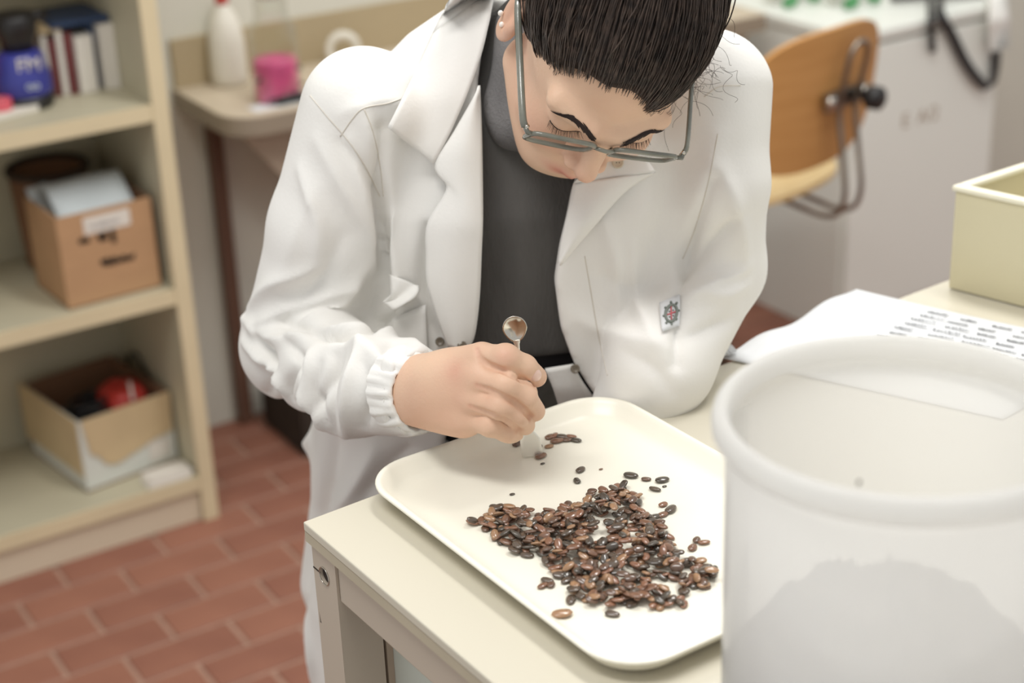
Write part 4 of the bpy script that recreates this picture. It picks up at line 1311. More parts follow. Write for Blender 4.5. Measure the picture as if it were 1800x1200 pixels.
# ================================================================== person
M['coat'] = mat('white_cotton', (240, 238, 234), 0.8, 0.15, rgb2=(231, 229, 224), vscale=7, bump=.12, bscale=320, detail=3)
M['coat_thread'] = mat('coat_thread', (214, 208, 198), 0.85, 0.1, var=.05, vscale=40)
M['knit'] = mat('grey_knit', (78, 76, 74), 0.95, 0.1, rgb2=(92, 90, 88), vscale=30, bump=.5, bscale=420, stretch=(1, 1, .25))
M['knit_light'] = mat('grey_fleece', (128, 126, 126), 0.95, 0.1, rgb2=(106, 104, 104), vscale=25, bump=.6, bscale=380)
M['trousers'] = mat('black_trousers', (40, 38, 40), 0.85, 0.2, var=.1, vscale=30)
M['skin'] = mat('skin', (230, 196, 168), 0.5, 0.35, rgb2=(222, 180, 154), vscale=14, bump=.12, bscale=380, sss=.05)
M['lip'] = mat('lip_skin', (222, 172, 152), 0.4, 0.4, var=.05, vscale=60)
M['nail'] = mat('fingernail', (236, 200, 186), 0.25, 0.5, var=.03, vscale=60)
M['hair'] = mat('dark_hair', (44, 36, 32), 0.6, 0.3, rgb2=(28, 23, 21), vscale=30, bump=.6, bscale=90, stretch=(1, 1, 1))
M['strand'] = mat('hair_strand', (84, 69, 60), 0.4, 0.5, rgb2=(36, 29, 26), vscale=110)
M['brow'] = mat('eyebrow_hair', (58, 46, 42), 0.6, 0.3, var=.1, vscale=80)
M['acetate'] = mat('grey_acetate', (136, 136, 124), 0.15, 0.6, rgb2=(100, 101, 92), vscale=40, coat=.5)
M['acetate_dark'] = mat('dark_acetate', (58, 62, 62), 0.15, 0.6, var=.1, vscale=40)
M['pearl'] = mat('pearl', (240, 234, 226), 0.15, 0.6, var=.02, vscale=80, coat=.6)
M['button'] = mat('button', (206, 196, 176), 0.35, 0.5, var=.05, vscale=80)
M['button_dark'] = mat('button_dark', (112, 102, 88), 0.35, 0.5, var=.1, vscale=80)
M['crest_grey'] = mat('crest_grey', (132, 138, 132), 0.8, 0.2, var=.05, vscale=80)
M['crest_red'] = mat('crest_red', (206, 110, 116), 0.8, 0.2, var=.05, vscale=80)

person = thing('person', 'person in white lab coat, grey sweater and glasses, bending over the tray', 'person', at(940, 900, 1.56) * np.array([1, 1, 0]))

# ---- head frame
HS = 0.95
EL, PHI = math.radians(70), math.radians(20)
h_f = math.sin(EL) * (-UP) + math.cos(EL) * (-FWD)
h_z0 = math.cos(EL) * UP + math.sin(EL) * (-FWD)
h_x0 = RT
h_z = h_z0 * math.cos(PHI) + h_x0 * math.sin(PHI)
h_x = h_x0 * math.cos(PHI) - h_z0 * math.sin(PHI)
HM = np.stack([h_x, h_f, h_z], 1)           # local -> world columns
BRIDGE = at(1063, 262, 1.33)
HC = BRIDGE - HM @ (np.array([0, .102, .004]) * HS)
def hw(p): return HC + HM @ (np.asarray(p, float) * HS)
HMf = HM.astype(np.float32)
def hl(P): return ((P - HC.astype(np.float32)) @ HMf) / HS


def sd_head(P):
    q = hl(P)
    d = ell(q, (0, -.012, .036), (.073, .094, .082))
    d = smin(d, ell(q, (0, .032, -.029), (.0555, .059, .078)), .03)
    d = smin(d, ell(q, (0, .050, -.084), (.026, .028, .024)), .03)          # chin
    d = smin(d, rcone(q, (-.050, .0, -.052), (-.019, .056, -.090), .017, .015), .03)
    d = smin(d, rcone(q, (.050, .0, -.052), (.019, .056, -.090), .017, .015), .03)
    d = smin(d, rcone(q, (-.046, .072, .016), (-.014, .091, .010), .009, .009), .014)   # brow ridge
    d = smin(d, rcone(q, (.046, .072, .016), (.014, .091, .010), .009, .009), .014)
    for s in (-1, 1):
        d = smin(d, ell(q, (s * .037, .062, -.034), (.021, .021, .020)), .02)       # cheek
        d = smax(d, -ell(q, (s * .031, .102, -.004), (.019, .018, .012)), .012)     # eye socket
        d = smin(d, ell(q, (s * .031, .0735, -.0015), (.0155, .0135, .0125)), .004)  # closed lid over the eye
    # nose
    nb = chain(q, [(0, .089, .004), (-.0005, .097, -.017), (-.0015, .106, -.032)], [.0075, .0082, .0100], .006)
    d = smin(d, nb, .010)
    for s in (-1, 1):
        d = smin(d, ell(q, (s * .0122, .094, -.038), (.0072, .009, .0072)), .006)
        d = smax(d, -ell(q, (s * .007, .100, -.045), (.0035, .006, .004)), .003)
    # lips
    d = smin(d, rcone(q, (-.018, .080, -.071), (0, .089, -.068), .0035, .0058), .006)
    d = smin(d, rcone(q, (.018, .080, -.071), (0, .089, -.068), .0035, .0058), .006)
    d = smin(d, rcone(q, (-.015, .080, -.079), (.015, .080, -.079), .005, .005), .008)
    # ears
    for s in (-1, 1):
        qe = q - np.array([s * .0765, -.012, -.006], np.float32)
        e = ell(qe, (0, 0, 0), (.0065, .017, .031))
        e = smin(e, ell(qe, (-s * .001, -.004, -.027), (.005, .010, .010)), .006)
        e = smax(e, -ell(qe, (s * .006, .002, .003), (.0048, .0095, .019)), .003)
        e = smin(e, ell(qe, (s * .0015, .009, -.003), (.004, .005, .008)), .004)
        e = smin(e, rcone(qe, (s*.002, -.006, .012), (s*.002, -.004, -.010), .0028, .0028), .003)
        d = smin(d, e, .006)
    return d * HS


NECK0 = np.array([.030, 1.475, 1.185]); NECK1 = hw((0, -.030, -.045))
# ---- limbs (shoulder, elbow, wrist)
R_ARM = [at(640, 195, 1.46), at(578, 400, 1.50), at(520, 608, 1.56), at(622, 668, 1.46), at(735, 690, 1.385)]
L_ARM = [at(1245, 165, 1.47), at(1268, 320, 1.47), at(1258, 470, 1.52), at(1160, 640, 1.48), at(1090, 770, 1.50)]
TORSO = [(.45, -.045, 1.57, .19, .135), (.61, -.046, 1.57, .19, .135), (.72, -.026, 1.555, .188, .132), (.78, -.02, 1.535, .187, .13), (.84, -.012, 1.515, .186, .125), (.92, .0, 1.475, .178, .115), (1.00, .02, 1.462, .158, .108),
         (1.08, .03, 1.452, .158, .102), (1.14, .03, 1.455, .165, .088), (1.18, .03, 1.46, .150, .074), (1.215, .03, 1.465, .112, .058), (1.245, .03, 1.47, .062, .048)]


def sd_torso(P, ins=0.0):
    return loft(P, TORSO) + ins


def sd_coat_full(P):
    d = sd_torso(P)
    d = smin(d, chain(P, R_ARM, [.055, .052, .049, .047, .036], .012), .014)
    d = smin(d, chain(P, L_ARM, [.056, .040, .043, .046, .036], .012), .016)
    return d


OPEN_PX = [(872, -60), (852, 60), (840, 150), (846, 330), (843, 450), (836, 560), (826, 625), (800, 700), (780, 790), (1130, 790), (1095, 745), (1048, 700), (1008, 640), (986, 580), (975, 500), (984, 440), (1006, 340), (1060, 200), (1090, 60), (1090, -60)]
od = cast(sd_torso, [p[0] for p in OPEN_PX], [p[1] for p in OPEN_PX])
od = np.where(np.isnan(od), 1.47, od)
OPEN_XZ = np.array([(lambda q: (q[0], q[2]))(at(p[0], p[1], d)) for p, d in zip(OPEN_PX, od)])


def sd_coat(P):
    d = sd_coat_full(P)
    near = (np.abs(d) < .08) & (P[:, 1] < 1.52)
    cut = np.full(len(P), 1.0, np.float32)
    if near.any():
        c = poly2d(P[near][:, [0, 2]], OPEN_XZ)
        cut[near] = np.maximum(c, np.maximum(P[near][:, 1] - 1.47, sd_torso(P[near]) - .03))
    d = smax(d, -cut, .004)
    # neck hole and hollow cuff
    d = smax(d, -rcone(P, NECK0 - (0, 0, .05), NECK1, .064, .060), .006)
    w = R_ARM[-1]; ax = (R_ARM[-1] - R_ARM[-2]); ax = ax / np.linalg.norm(ax)
    pw = P - w.astype(np.float32)
    d = smax(d, np.minimum((pw @ ax.astype(np.float32)) - .004, .075 - np.linalg.norm(pw, axis=1)), .006)
    d = smax(d, -rcone(P, w - ax * .02, w + ax * .06, .0305, .032), .003)
    return d


cv, cf = surfnet(sd_coat, (-.32, 1.20, .46), (.32, 1.72, 1.30), .0032)
cv = smooth_mesh(cv, cf, 3)
print('COAT', len(cv))
cn = vnormals(cv, cf)
# ---- cloth folds: strokes on the surface (photo point lists, height in m, width in m)
FOLDS = []
def fold(pts, amp, w, n=24): FOLDS.append((pts, amp * 1.7, w * .72, n))
# right sleeve, upper arm
fold([(560, 250), (600, 320), (640, 400), (660, 470)], .004, .012)
fold([(668, 230), (668, 320), (676, 420), (690, 520)], -.012, .010)
fold([(640, 200), (655, 250), (668, 330)], .004, .010)
fold([(600, 250), (640, 300), (662, 340)], -.004, .008)
fold([(560, 330), (520, 420), (490, 520)], .003, .018)
fold([(600, 420), (560, 500), (500, 560)], -.004, .014)
fold([(640, 470), (590, 540), (520, 575), (455, 585)], .005, .012)
fold([(690, 560), (630, 590), (560, 585), (500, 572)], -.010, .008)
fold([(430, 560), (480, 600), (540, 585), (600, 580), (660, 575)], .006, .009)
fold([(430, 600), (470, 640), (500, 690)], .006, .009)
fold([(455, 580), (480, 640), (470, 700)], -.006, .008)
fold([(520, 640), (505, 690), (540, 735)], -.006, .008)
fold([(545, 620), (530, 690), (560, 750)], .005, .008)
fold([(605, 610), (570, 680), (540, 740)], -.005, .009)
fold([(640, 600), (615, 680), (605, 765)], .006, .010)
fold([(690, 600), (650, 660), (640, 740)], -.004, .010)
fold([(620, 590), (690, 585), (750, 620)], .004, .012)
fold([(700, 640), (690, 690), (715, 735)], .004, .006)
fold([(680, 650), (668, 700), (690, 755)], -.004, .006)
fold([(720, 640), (712, 680), (730, 715)], -.003, .004)
fold([(735, 650), (722, 690), (742, 728)], .003, .004)
fold([(660, 720), (700, 730), (745, 735)], -.004, .006)
# chest, image left
fold([(668, 250), (690, 400), (700, 520)], .006, .012)
fold([(750, 400), (742, 500), (775, 590)], -.007, .007)
fold([(600, 200), (660, 180), (720, 178)], .002, .01)
# right front (image right)
fold([(1250, 320), (1215, 420), (1195, 500), (1190, 640)], -.008, .009)
fold([(1180, 460), (1195, 500), (1192, 560)], .005, .010)
fold([(1262, 240), (1240, 340), (1200, 440)], .004, .014)
fold([(1300, 380), (1250, 430), (1200, 480)], -.005, .010)
fold([(1310, 470), (1250, 500), (1205, 530)], .005, .010)
fold([(1290, 560), (1240, 580), (1200, 590)], -.004, .010)
fold([(1050, 480), (1100, 500), (1160, 500)], -.003, .012)
fold([(1020, 560), (1090, 590), (1170, 610)], .003, .014)
fold([(1180, 300), (1160, 400), (1130, 480)], -.003, .016)
fold([(1100, 620), (1150, 650), (1180, 690)], -.003, .012)
# skirt, image left
fold([(545, 770), (530, 850), (510, 950), (500, 1040)], .008, .014)
fold([(590, 780), (570, 870), (545, 960), (530, 1080)], -.007, .014)
fold([(660, 790), (630, 850), (590, 900)], .006, .014)
fold([(720, 790), (680, 830), (640, 870)], -.006, .012)
fold([(505, 1040), (520, 1100), (545, 1160)], -.004, .010)
fold([(540, 1090), (550, 1150), (552, 1200)], .005, .010)
fold([(500, 1090), (520, 1140), (540, 1190)], .006, .008)
for p_ in ([(560, 640), (548, 690), (572, 745)], [(590, 625), (580, 690), (590, 760)], [(480, 610), (470, 660), (500, 712)], [(500, 590), (530, 640), (525, 700)], [(640, 640), (650, 690), (640, 752)], [(700, 610), (705, 640), (695, 672)], [(668, 625), (690, 600), (730, 610)]):
    fold(p_, -.0045, .007)
for p_ in ([(585, 605), (640, 610), (690, 640)], [(440, 540), (480, 500), (560, 470)], [(450, 570), (520, 540), (620, 500)], [(530, 300), (560, 380), (560, 460)], [(690, 380), (705, 450), (708, 530)], [(1270, 300), (1300, 380), (1310, 460)], [(1230, 520), (1270, 520), (1310, 500)], [(1060, 380), (1080, 460), (1090, 560)], [(1110, 430), (1120, 520), (1150, 600)], [(615, 250), (640, 330), (655, 420)]):
    fold(p_, .0045, .010)
cv0 = cv.copy()
for pts, amp, w, n in FOLDS:
    q = spline([(x, y, 0) for x, y in pts], n)
    dd = cast(sd_coat_full, q[:, 0], q[:, 1])
    ok = ~np.isnan(dd)
    if ok.sum() < 2: continue
    W_ = np.array([at(x, y, d) for x, y, d in zip(q[ok, 0], q[ok, 1], dd[ok])])
    taper = np.sin(np.linspace(.35, math.pi - .35, len(W_))) ** .8
    lo_, hi_ = W_.min(0) - 3 * w, W_.max(0) + 3 * w
    m_ = ((cv0 > lo_) & (cv0 < hi_)).all(1)
    if not m_.any(): continue
    Q = cv0[m_]
    best = np.full(len(Q), 1e9); tp = np.zeros(len(Q))
    for a, b, t0, t1 in zip(W_[:-1], W_[1:], taper[:-1], taper[1:]):
        e = b - a; t = np.clip(((Q - a) @ e) / (e @ e + 1e-12), 0, 1)
        dist = np.linalg.norm(Q - a - t[:, None] * e, axis=1)
        u_ = dist < best
        best[u_] = dist[u_]; tp[u_] = (t0 + (t1 - t0) * t)[u_]
    cv[m_] += cn[m_] * (amp * tp * np.exp(-(best / w) ** 1.5))[:, None]
coat = meshpy('lab_coat', cv, cf, M['coat'], person)
coat_bvh = BVHTree.FromPolygons([tuple(v) for v in cv], [tuple(f) for f in cf.tolist()])


def cdepth(x, y, fallback=None):
    r = ray(x, y); L = np.linalg.norm(r)
    h = coat_bvh.ray_cast(Vector(CAM), Vector(r / L))
    if h[0] is None:
        dd = cast(sd_coat_full, [x], [y])[0]
        return dd if not np.isnan(dd) else fallback
    return h[3] / L


def full_depth(x, y, fb=1.42):
    dd = cast(sd_coat_full, [x], [y])[0]
    return fb if np.isnan(dd) else dd


def torso_depth(x, y, fb=1.42):
    dd = cast(sd_torso, [x], [y])[0]
    return full_depth(x, y) if np.isnan(dd) else dd


def patch(name, L_, R_, n, m, off, mt, parent, th=.0022, depth=None, roll=.003):
    """cloth patch lofted between two photo polylines and laid over the coat; off(s,t) lifts it"""
    A_ = spline([(x, y, 0) for x, y in L_], n)[:, :2]; B_ = spline([(x, y, 0) for x, y in R_], n)[:, :2]
    V_ = []
    dp = np.zeros((n, m + 1))
    P2 = np.zeros((n, m + 1, 2))
    for i in range(n):
        for j in range(m + 1):
            P2[i, j] = A_[i] + (B_[i] - A_[i]) * j / m
            dp[i, j] = (depth or full_depth)(*P2[i, j])
    for i in range(n):
        for j in range(m + 1):
            V_.append(at(*P2[i, j], dp[i, j] - off(i / (n - 1), j / m)))
    F_ = [(i * (m + 1) + j, (i + 1) * (m + 1) + j, (i + 1) * (m + 1) + j + 1, i * (m + 1) + j + 1) for i in range(n - 1) for j in range(m)]
    o = meshpy(name, V_, F_, mt, parent)
    s_ = o.modifiers.new('solid', 'SOLIDIFY'); s_.thickness = th; s_.offset = 0
    return o


# collar leaf (image left) and the turned front edges
patch('collar', [(762, 58), (735, 115), (706, 175), (682, 224)], [(872, -20), (845, 100), (800, 215), (762, 288)], 22, 14,
      lambda s, t: .010 + .010 * s * (1 - t) + .004 * math.sin(t * 3.14), M['coat'], coat)
patch('collar', [(872, -120), (820, -60), (790, 0), (762, 58)], [(900, -140), (892, -100), (880, -60), (872, -20)], 12, 8, lambda s, t: .012, M['coat'], coat)
patch('lapel', [(838, 165), (800, 230), (765, 292), (786, 330), (752, 392), (750, 450), (752, 500), (770, 560), (790, 612)], [(842, 150), (846, 230), (848, 330), (848, 390), (846, 450), (844, 500), (840, 550), (832, 595), (818, 614)], 40, 12,
      lambda s, t: .007 + .006 * math.sin(t * 3.14) + .003 * (1 - t), M['coat'], coat, depth=torso_depth)
patch('lapel', [(1008, 322), (1000, 365), (988, 420), (982, 462)], [(1152, 302), (1100, 335), (1045, 395), (984, 466)], 24, 14,
      lambda s, t: .008 + .006 * math.sin(t * 3.14), M['coat'], coat)
patch('lapel', [(1085, 240), (1050, 275), (1008, 322)], [(1120, 262), (1140, 285), (1152, 302)], 10, 10, lambda s, t: .009 + .003 * s, M['coat'], coat)
# breast pocket with its crumpled flap
patch('pocket', [(690, 560), (688, 600), (684, 640)], [(748, 535), (750, 590), (752, 640)], 8, 8, lambda s, t: .006, M['coat'], coat, depth=torso_depth)
patch('pocket_flap', [(686, 482), (688, 505), (686, 520), (672, 530)], [(736, 503), (735, 512), (722, 528), (694, 545)], 14, 8,
      lambda s, t: .010 + .012 * s + .004 * math.sin(t * 5 + s * 4), M['coat'], coat, .003, depth=torso_depth)


def seam(name, pts, r=.0006, off=.0001, m='coat_thread', n=40):
    q = spline([(x, y, 0) for x, y in pts], n)
    P_ = []
    for x, y, _ in q:
        d = cdepth(x, y)
        if d is None: continue
        P_.append(at(x, y, d - off))
    bm = bmesh.new(); tube(bm, P_, r, 5)
    return obj(name, bm, M[m], coat, True)


seam('shoulder_seam', [(545, 168), (575, 205), (610, 245), (640, 290), (668, 345)])
seam('yoke_seam', [(598, 240), (620, 208), (640, 190), (680, 182), (704, 174)])
seam('dart_seam', [(640, 192), (655, 230), (668, 290), (674, 345)])
seam('sleeve_seam', [(1262, 235), (1245, 320), (1222, 400), (1200, 455)], .0005)
seam('front_seam', [(1028, 450), (1040, 520), (1052, 590), (1068, 660)], .0005)
seam('shoulder_seam', [(1238, 170), (1265, 152), (1302, 150)], .0005)


def disc(name, x, y, r, m, off=.004, parent=None, depth=None):
    d = (depth or cdepth)(x, y) - off
    c = at(x, y, d); n_ = -FWD
    e1_ = RT; e2_ = UP
    bm = bmesh.new()
    for rr_, z0_, z1_ in ((r, 0, .0016),):
        rings_ = []
        for q_, h_ in ((0.0, z1_ * .6), (r * .55, z1_ * .6), (r * .72, z1_), (r * .92, z1_), (r, z1_ * .5), (r, z0_), (0, z0_)):
            rings_.append([bm.verts.new(c + (e1_ * math.cos(a) + e2_ * math.sin(a)) * q_ + n_ * h_) for a in np.arange(20) * 2 * math.pi / 20] if q_ > 0 else [bm.verts.new(c + n_ * h_)])
        for a_, b_ in zip(rings_[:-1], rings_[1:]):
            for i in range(20):
                k = (i + 1) % 20
                if len(a_) == 1: bm.faces.new((a_[0], b_[i], b_[k]))
                elif len(b_) == 1: bm.faces.new((a_[i], b_[0], a_[k]))
                else: bm.faces.new((a_[i], b_[i], b_[k], a_[k]))
    for hx, hy in ((-.22, 0), (.22, 0)):
        cc = c + (e1_ * hx + e2_ * hy) * r + n_ * .0010
        f = bm.faces.new([bm.verts.new(cc + (e1_ * math.cos(a) + e2_ * math.sin(a)) * r * .1) for a in np.arange(8) * math.pi / 4]); f.material_index = 1
    bmesh.ops.recalc_face_normals(bm, faces=bm.faces)
    return obj(name, bm, [M[m], M['dark']], parent or coat, True)


patch('inner_placket', [(958, 648), (972, 682), (982, 714)], [(1008, 640), (1024, 670), (1048, 704)], 10, 6, lambda s, t: -.002, M['coat'], coat, depth=torso_depth)
disc('button', 1011, 648, .0042, 'button_dark', .004, depth=torso_depth)
disc('button', 1086, 286, .0050, 'button', .014, depth=torso_depth)
disc('button', 812, 607, .0042, 'button_dark', .014, depth=torso_depth)
disc('button', 773, 600, .0040, 'button_dark', .003)
# crest patch
patch('crest_patch', [(1159, 532), (1161, 556), (1164, 582)], [(1195, 517), (1195, 545), (1194, 573)], 8, 6, lambda s, t: .0035, M['paper'], coat, .0012, depth=cdepth)
def crest_pt(u, v, off=.0048):
    a = np.array([1159, 532]) * (1 - v) + np.array([1164, 582]) * v; b = np.array([1195, 517]) * (1 - v) + np.array([1194, 573]) * v
    q = a * (1 - u) + b * u
    return at(q[0], q[1], cdepth(*q) - off)
bm = bmesh.new()
tube(bm, [crest_pt(.56 + .30 * math.cos(a), .50 + .27 * math.sin(a)) for a in np.linspace(0, 2 * math.pi, 21)], .0014, 6, cap=False)
for k in range(8):
    a = k * math.pi / 4
    tube(bm, [crest_pt(.56 + .36 * math.cos(a), .50 + .33 * math.sin(a)), crest_pt(.56 + .44 * math.cos(a), .50 + .39 * math.sin(a))], .0011, 5)
for u, v in ((.47, .42), (.66, .42), (.47, .60), (.66, .60)):
    tube(bm, [crest_pt(u - .02, v), crest_pt(u + .02, v)], .0008, 5)
tagg(obj('crest_ring', bm, M['crest_grey'], coat, True), kind='stuff')
bm = bmesh.new()
tube(bm, [crest_pt(.56, .27), crest_pt(.56, .73)], .0007, 5); tube(bm, [crest_pt(.30, .50), crest_pt(.82, .50)], .0007, 5)
tagg(obj('crest_cross', bm, M['crest_red'], coat, True), kind='stuff')
# gathered cuff: a wavy rim
w = R_ARM[-1]; ax = R_ARM[-1] - R_ARM[-2]; ax = ax / np.linalg.norm(ax)
e1_ = np.cross(ax, UP); e1_ /= np.linalg.norm(e1_); e2_ = np.cross(ax, e1_)
bm = bmesh.new(); rings_ = []
NC = 96
for k, (h_, rr_, wv) in enumerate(((-.020, .0375, .0010), (-.012, .0368, .0022), (-.004, .0350, .0026), (.002, .0335, .0020), (.006, .0322, .0014), (.0075, .0300, .0012), (.005, .0280, .0008), (-.012, .0262, .0004))):
    rings_.append([bm.verts.new(w + ax * (h_ + .0016 * math.sin(3 * a + k)) + (e1_ * math.cos(a) + e2_ * math.sin(a)) * (rr_ + wv * .55 * math.sin(13 * a + .6 * k + 1.5 * math.sin(2 * a)) + wv * .5 * math.sin(23 * a + 1.3 + math.sin(3 * a)))) for a in np.arange(NC) * 2 * math.pi / NC])
for a_, b_ in zip(rings_[:-1], rings_[1:]):
    for i in range(NC): bm.faces.new((a_[i], a_[(i + 1) % NC], b_[(i + 1) % NC], b_[i]))
bmesh.ops.recalc_face_normals(bm, faces=bm.faces)
obj('cuff', bm, M['coat'], coat, True)


# ---- sweater
def sd_sweater(P):
    d = loft(P, [s for s in TORSO if s[0] > .8]) + .0145
    zc = .965 + .10 * (P[:, 0] - .02) + .0
    d = smax(d, .944 - P[:, 2] + .06 * np.abs(P[:, 0] - .02), .008)
    n = rcone(P, NECK0 - (0, 0.0, .03), NECK0 * .5 + NECK1 * .5, .064, .060)
    return smin(d, n, .02)
T0 = at(972, 185, 1.445); T1 = NECK0 * .25 + NECK1 * .75 + np.array([-.002, 0.01, 0.01])
def sd_turtle(P):
    d = rcone(P, T0, T1, .058, .058)
    ax_ = (T1 - T0) / np.linalg.norm(T1 - T0)
    h = (P - T0.astype(np.float32)) @ ax_.astype(np.float32)
    d = smax(d, -h - .045, .012)
    d = smax(d, h - np.linalg.norm(T1 - T0) - .006, .010)
    return d + .0012 * np.sin(P[:, 0] * 160 + P[:, 2] * 60)
def sdf_obj(name, f, lo, hi, h, mt, parent, it=2):
    v, q = surfnet(f, lo, hi, h)
    v = smooth_mesh(v, q, it)
    return meshpy(name, v, q, mt, parent), v, q
sw, _, _ = sdf_obj('sweater', sd_sweater, (-.20, 1.25, .90), (.24, 1.60, 1.30), .004, M['knit'], person)
tn, _, _ = sdf_obj('turtleneck', sd_turtle, (-.12, 1.25, 1.05), (.20, 1.62, 1.36), .003, M['knit_light'], sw)

# ---- trousers and shoes
HIP = np.array([.0, 1.55, .84])
LEGS = [[HIP + np.array([s * .085, 0, 0]), np.array([s * .10, 1.53, .46]), np.array([s * .11, 1.58, .075])] for s in (-1, 1)]
def sd_trousers(P):
    d = ell(P, HIP + np.array([.015, -.060, .06]), (.150, .112, .125))
    for L in LEGS: d = smin(d, chain(P, L, [.088, .066, .052]), .04)
    return smax(d, .05 - P[:, 2], .004)
sdf_obj('trousers', sd_trousers, (-.27, 1.38, .03), (.27, 1.70, 1.0), .008, M['trousers'], person)
for L in LEGS:
    a = L[2] * np.array([1, 1, 0])
    f_ = lambda P, a=a: smax(smin(rcone(P, a + (0, .03, .038), a + (0, -.13, .026), .037, .030), rcone(P, a + (0, .0, .05), a + (0, .0, .08), .042, .046), .02), .001 - P[:, 2], .002)
    sdf_obj('shoe', f_, a + (-.07, -.20, -.01), a + (.07, .12, .14), .005, M['black'], person)

# ---- body: torso and arms, head, hand in one mesh
def sd_body(P):
    d = loft(P, TORSO[6:]) + .045
    d = smin(d, chain(P, R_ARM, [.036, .032, .028, .024, .022], .01), .02)
    d = smin(d, chain(P, L_ARM, [.034, .018, .022, .024, .020], .01), .012)
    d = smin(d, rcone(P, NECK0 - (0, 0, .02), NECK1, .052, .050), .02)
    # left hand resting in the lap, out of sight behind the table edge
    lh = L_ARM[-1]
    d = smin(d, ell(P, lh + np.array([.0, -.03, -.02]), (.034, .045, .018)), .02)
    for k in range(4): d = smin(d, chain(P, [lh + np.array([-.024 + .016 * k, -.06, -.022]), lh + np.array([-.028 + .018 * k, -.092, -.026]), lh + np.array([-.028 + .018 * k, -.112 + .006 * abs(k - 1.4), -.036])], [.0085, .0078, .0068]), .004)
    d = smin(d, chain(P, [lh + np.array([-.02, -.02, -.018]), lh + np.array([-.045, -.045, -.022]), lh + np.array([-.048, -.075, -.024])], [.011, .0092, .0078]), .006)
    return d


HAND = {
    'index': ([(847, 629, 1.325), (889, 629, 1.309), (922, 645, 1.318), (943, 662, 1.335)], [.0112, .0103, .0097, .0083]),
    'middle': ([(842, 664, 1.320), (888, 677, 1.305), (922, 699, 1.315), (940, 722, 1.334)], [.0112, .0104, .0098, .0084]),
    'ring': ([(834, 702, 1.325), (879, 713, 1.309), (907, 730, 1.318), (923, 747, 1.336)], [.0108, .0098, .0092, .0080]),
    'little': ([(826, 735, 1.335), (862, 746, 1.321), (890, 758, 1.328), (904, 768, 1.342)], [.0100, .0088, .0082, .0072])}
W_IN = [(745, 662, 1.372), (742, 680, 1.368), (740, 698, 1.371), (742, 715, 1.378)]


def sd_hand(P):
    d = chain(P, [at(650, 674, 1.455), at(722, 688, 1.394), at(748, 690, 1.378)], [.022, .0278, .0262])
    for (key, (pts, rs)), wi in zip(HAND.items(), W_IN):
        d = smin(d, rcone(P, at(*wi), at(*pts[0]), .0185, rs[0] + .0012), .010)
    # web / back fill
    d = smin(d, ell(P, at(786, 686, 1.352), (.026, .020, .027)), .014)
    d = smin(d, rcone(P, at(760, 715, 1.372), at(815, 738, 1.345), .015, .013), .012)
    fg = None
    for key, (pts, rs) in HAND.items():
        c = chain(P, [at(*p) for p in pts], rs, .003)
        c = smin(c, ell(P, at(*pts[1]), (rs[1] * 1.01,) * 3), .004)
        fg = c if fg is None else smin(fg, c, .0006)
    d = smin(d, fg, .0035)
    th = chain(P, [at(775, 690, 1.368), at(842, 672, 1.362), at(893, 678, 1.366), at(926, 690, 1.366)], [.016, .0125, .0108, .0088], .004)
    return smin(d, th, .006)


# creases between the fingers: thin grooves along the lines where they meet
CREASE = []
for cpts in ([(838, 612), (843, 628), (856, 640), (880, 649), (905, 661), (940, 681)], [(838, 677), (852, 683), (872, 691), (900, 704), (917, 716), (932, 733)], [(826, 714), (845, 722), (866, 730), (890, 741), (913, 757)]):
    q = spline([(x, y, 0) for x, y in cpts], 14)
    dd = cast(sd_hand, q[:, 0], q[:, 1])
    CREASE.append([at(x, y, d - .0004) for x, y, d in zip(q[:, 0], q[:, 1], dd) if not np.isnan(d)])


def sd_hand2(P):
    d = sd_hand(P)
    m_ = np.abs(d) < .012
    if m_.any():
        Q = P[m_]; c = None
        for L_ in CREASE:
            n_ = len(L_); rs = [.0006 + .0022 * min(1, 3.2 * (i + .3) / n_) for i in range(n_)]
            e = chain(Q, L_, rs); c = e if c is None else np.minimum(c, e)
        # soft dimples where the knuckles and tendons show
        d[m_] = smax(d[m_], -c, .0022)
    return d


bv, bf = surfnet(sd_body, (-.32, 1.20, .80), (.34, 1.70, 1.32), .007)
hv, hf = surfnet(sd_head, HC - .165, HC + .165, .0021)
hv = smooth_mesh(hv, hf, 1, .4)
av, af = surfnet(sd_hand2, np.minimum(at(640, 560, 1.40), at(960, 800, 1.25)) - .03, np.maximum(at(640, 560, 1.46), at(960, 560, 1.42)) + .03, .0011)
av = smooth_mesh(av, af, 2, .4)
print('BODY', len(bv), len(hv), len(av))
V_ = np.vstack([bv, hv, av]); F_ = np.vstack([bf, hf + len(bv), af + len(bv) + len(hv)])
body = meshpy('body', V_, F_, M['skin'], person)
# fingernails
for key, px, off_, r_ in (('index', (944, 661), .0, (.0052, .0066)),):
    dd = cast(sd_hand, [px[0]], [px[1]])[0]
    c = at(px[0], px[1], dd)
    eps = .0008
    g = np.array([sd_hand((c + e)[None].astype(np.float32))[0] - sd_hand((c - e)[None].astype(np.float32))[0] for e in (np.eye(3) * eps)])
    nn = g / np.linalg.norm(g)
    fd = at(*HAND[key][0][3]) - at(*HAND[key][0][2]); fd -= nn * (fd @ nn); fd /= np.linalg.norm(fd); sd_ = np.cross(nn, fd)
    bm = bmesh.new(); bmesh.ops.create_uvsphere(bm, u_segments=16, v_segments=10, radius=1)
    for v in bm.verts:
        x, y, z = v.co
        v.co = Vector(c + sd_ * math.copysign(abs(x) ** .8, x) * r_[0] + fd * math.copysign(abs(y) ** .8, y) * r_[1] + nn * (z * .0011 - .0022 * x * x + .0002))
    obj('fingernail', bm, M['nail'], body, True)

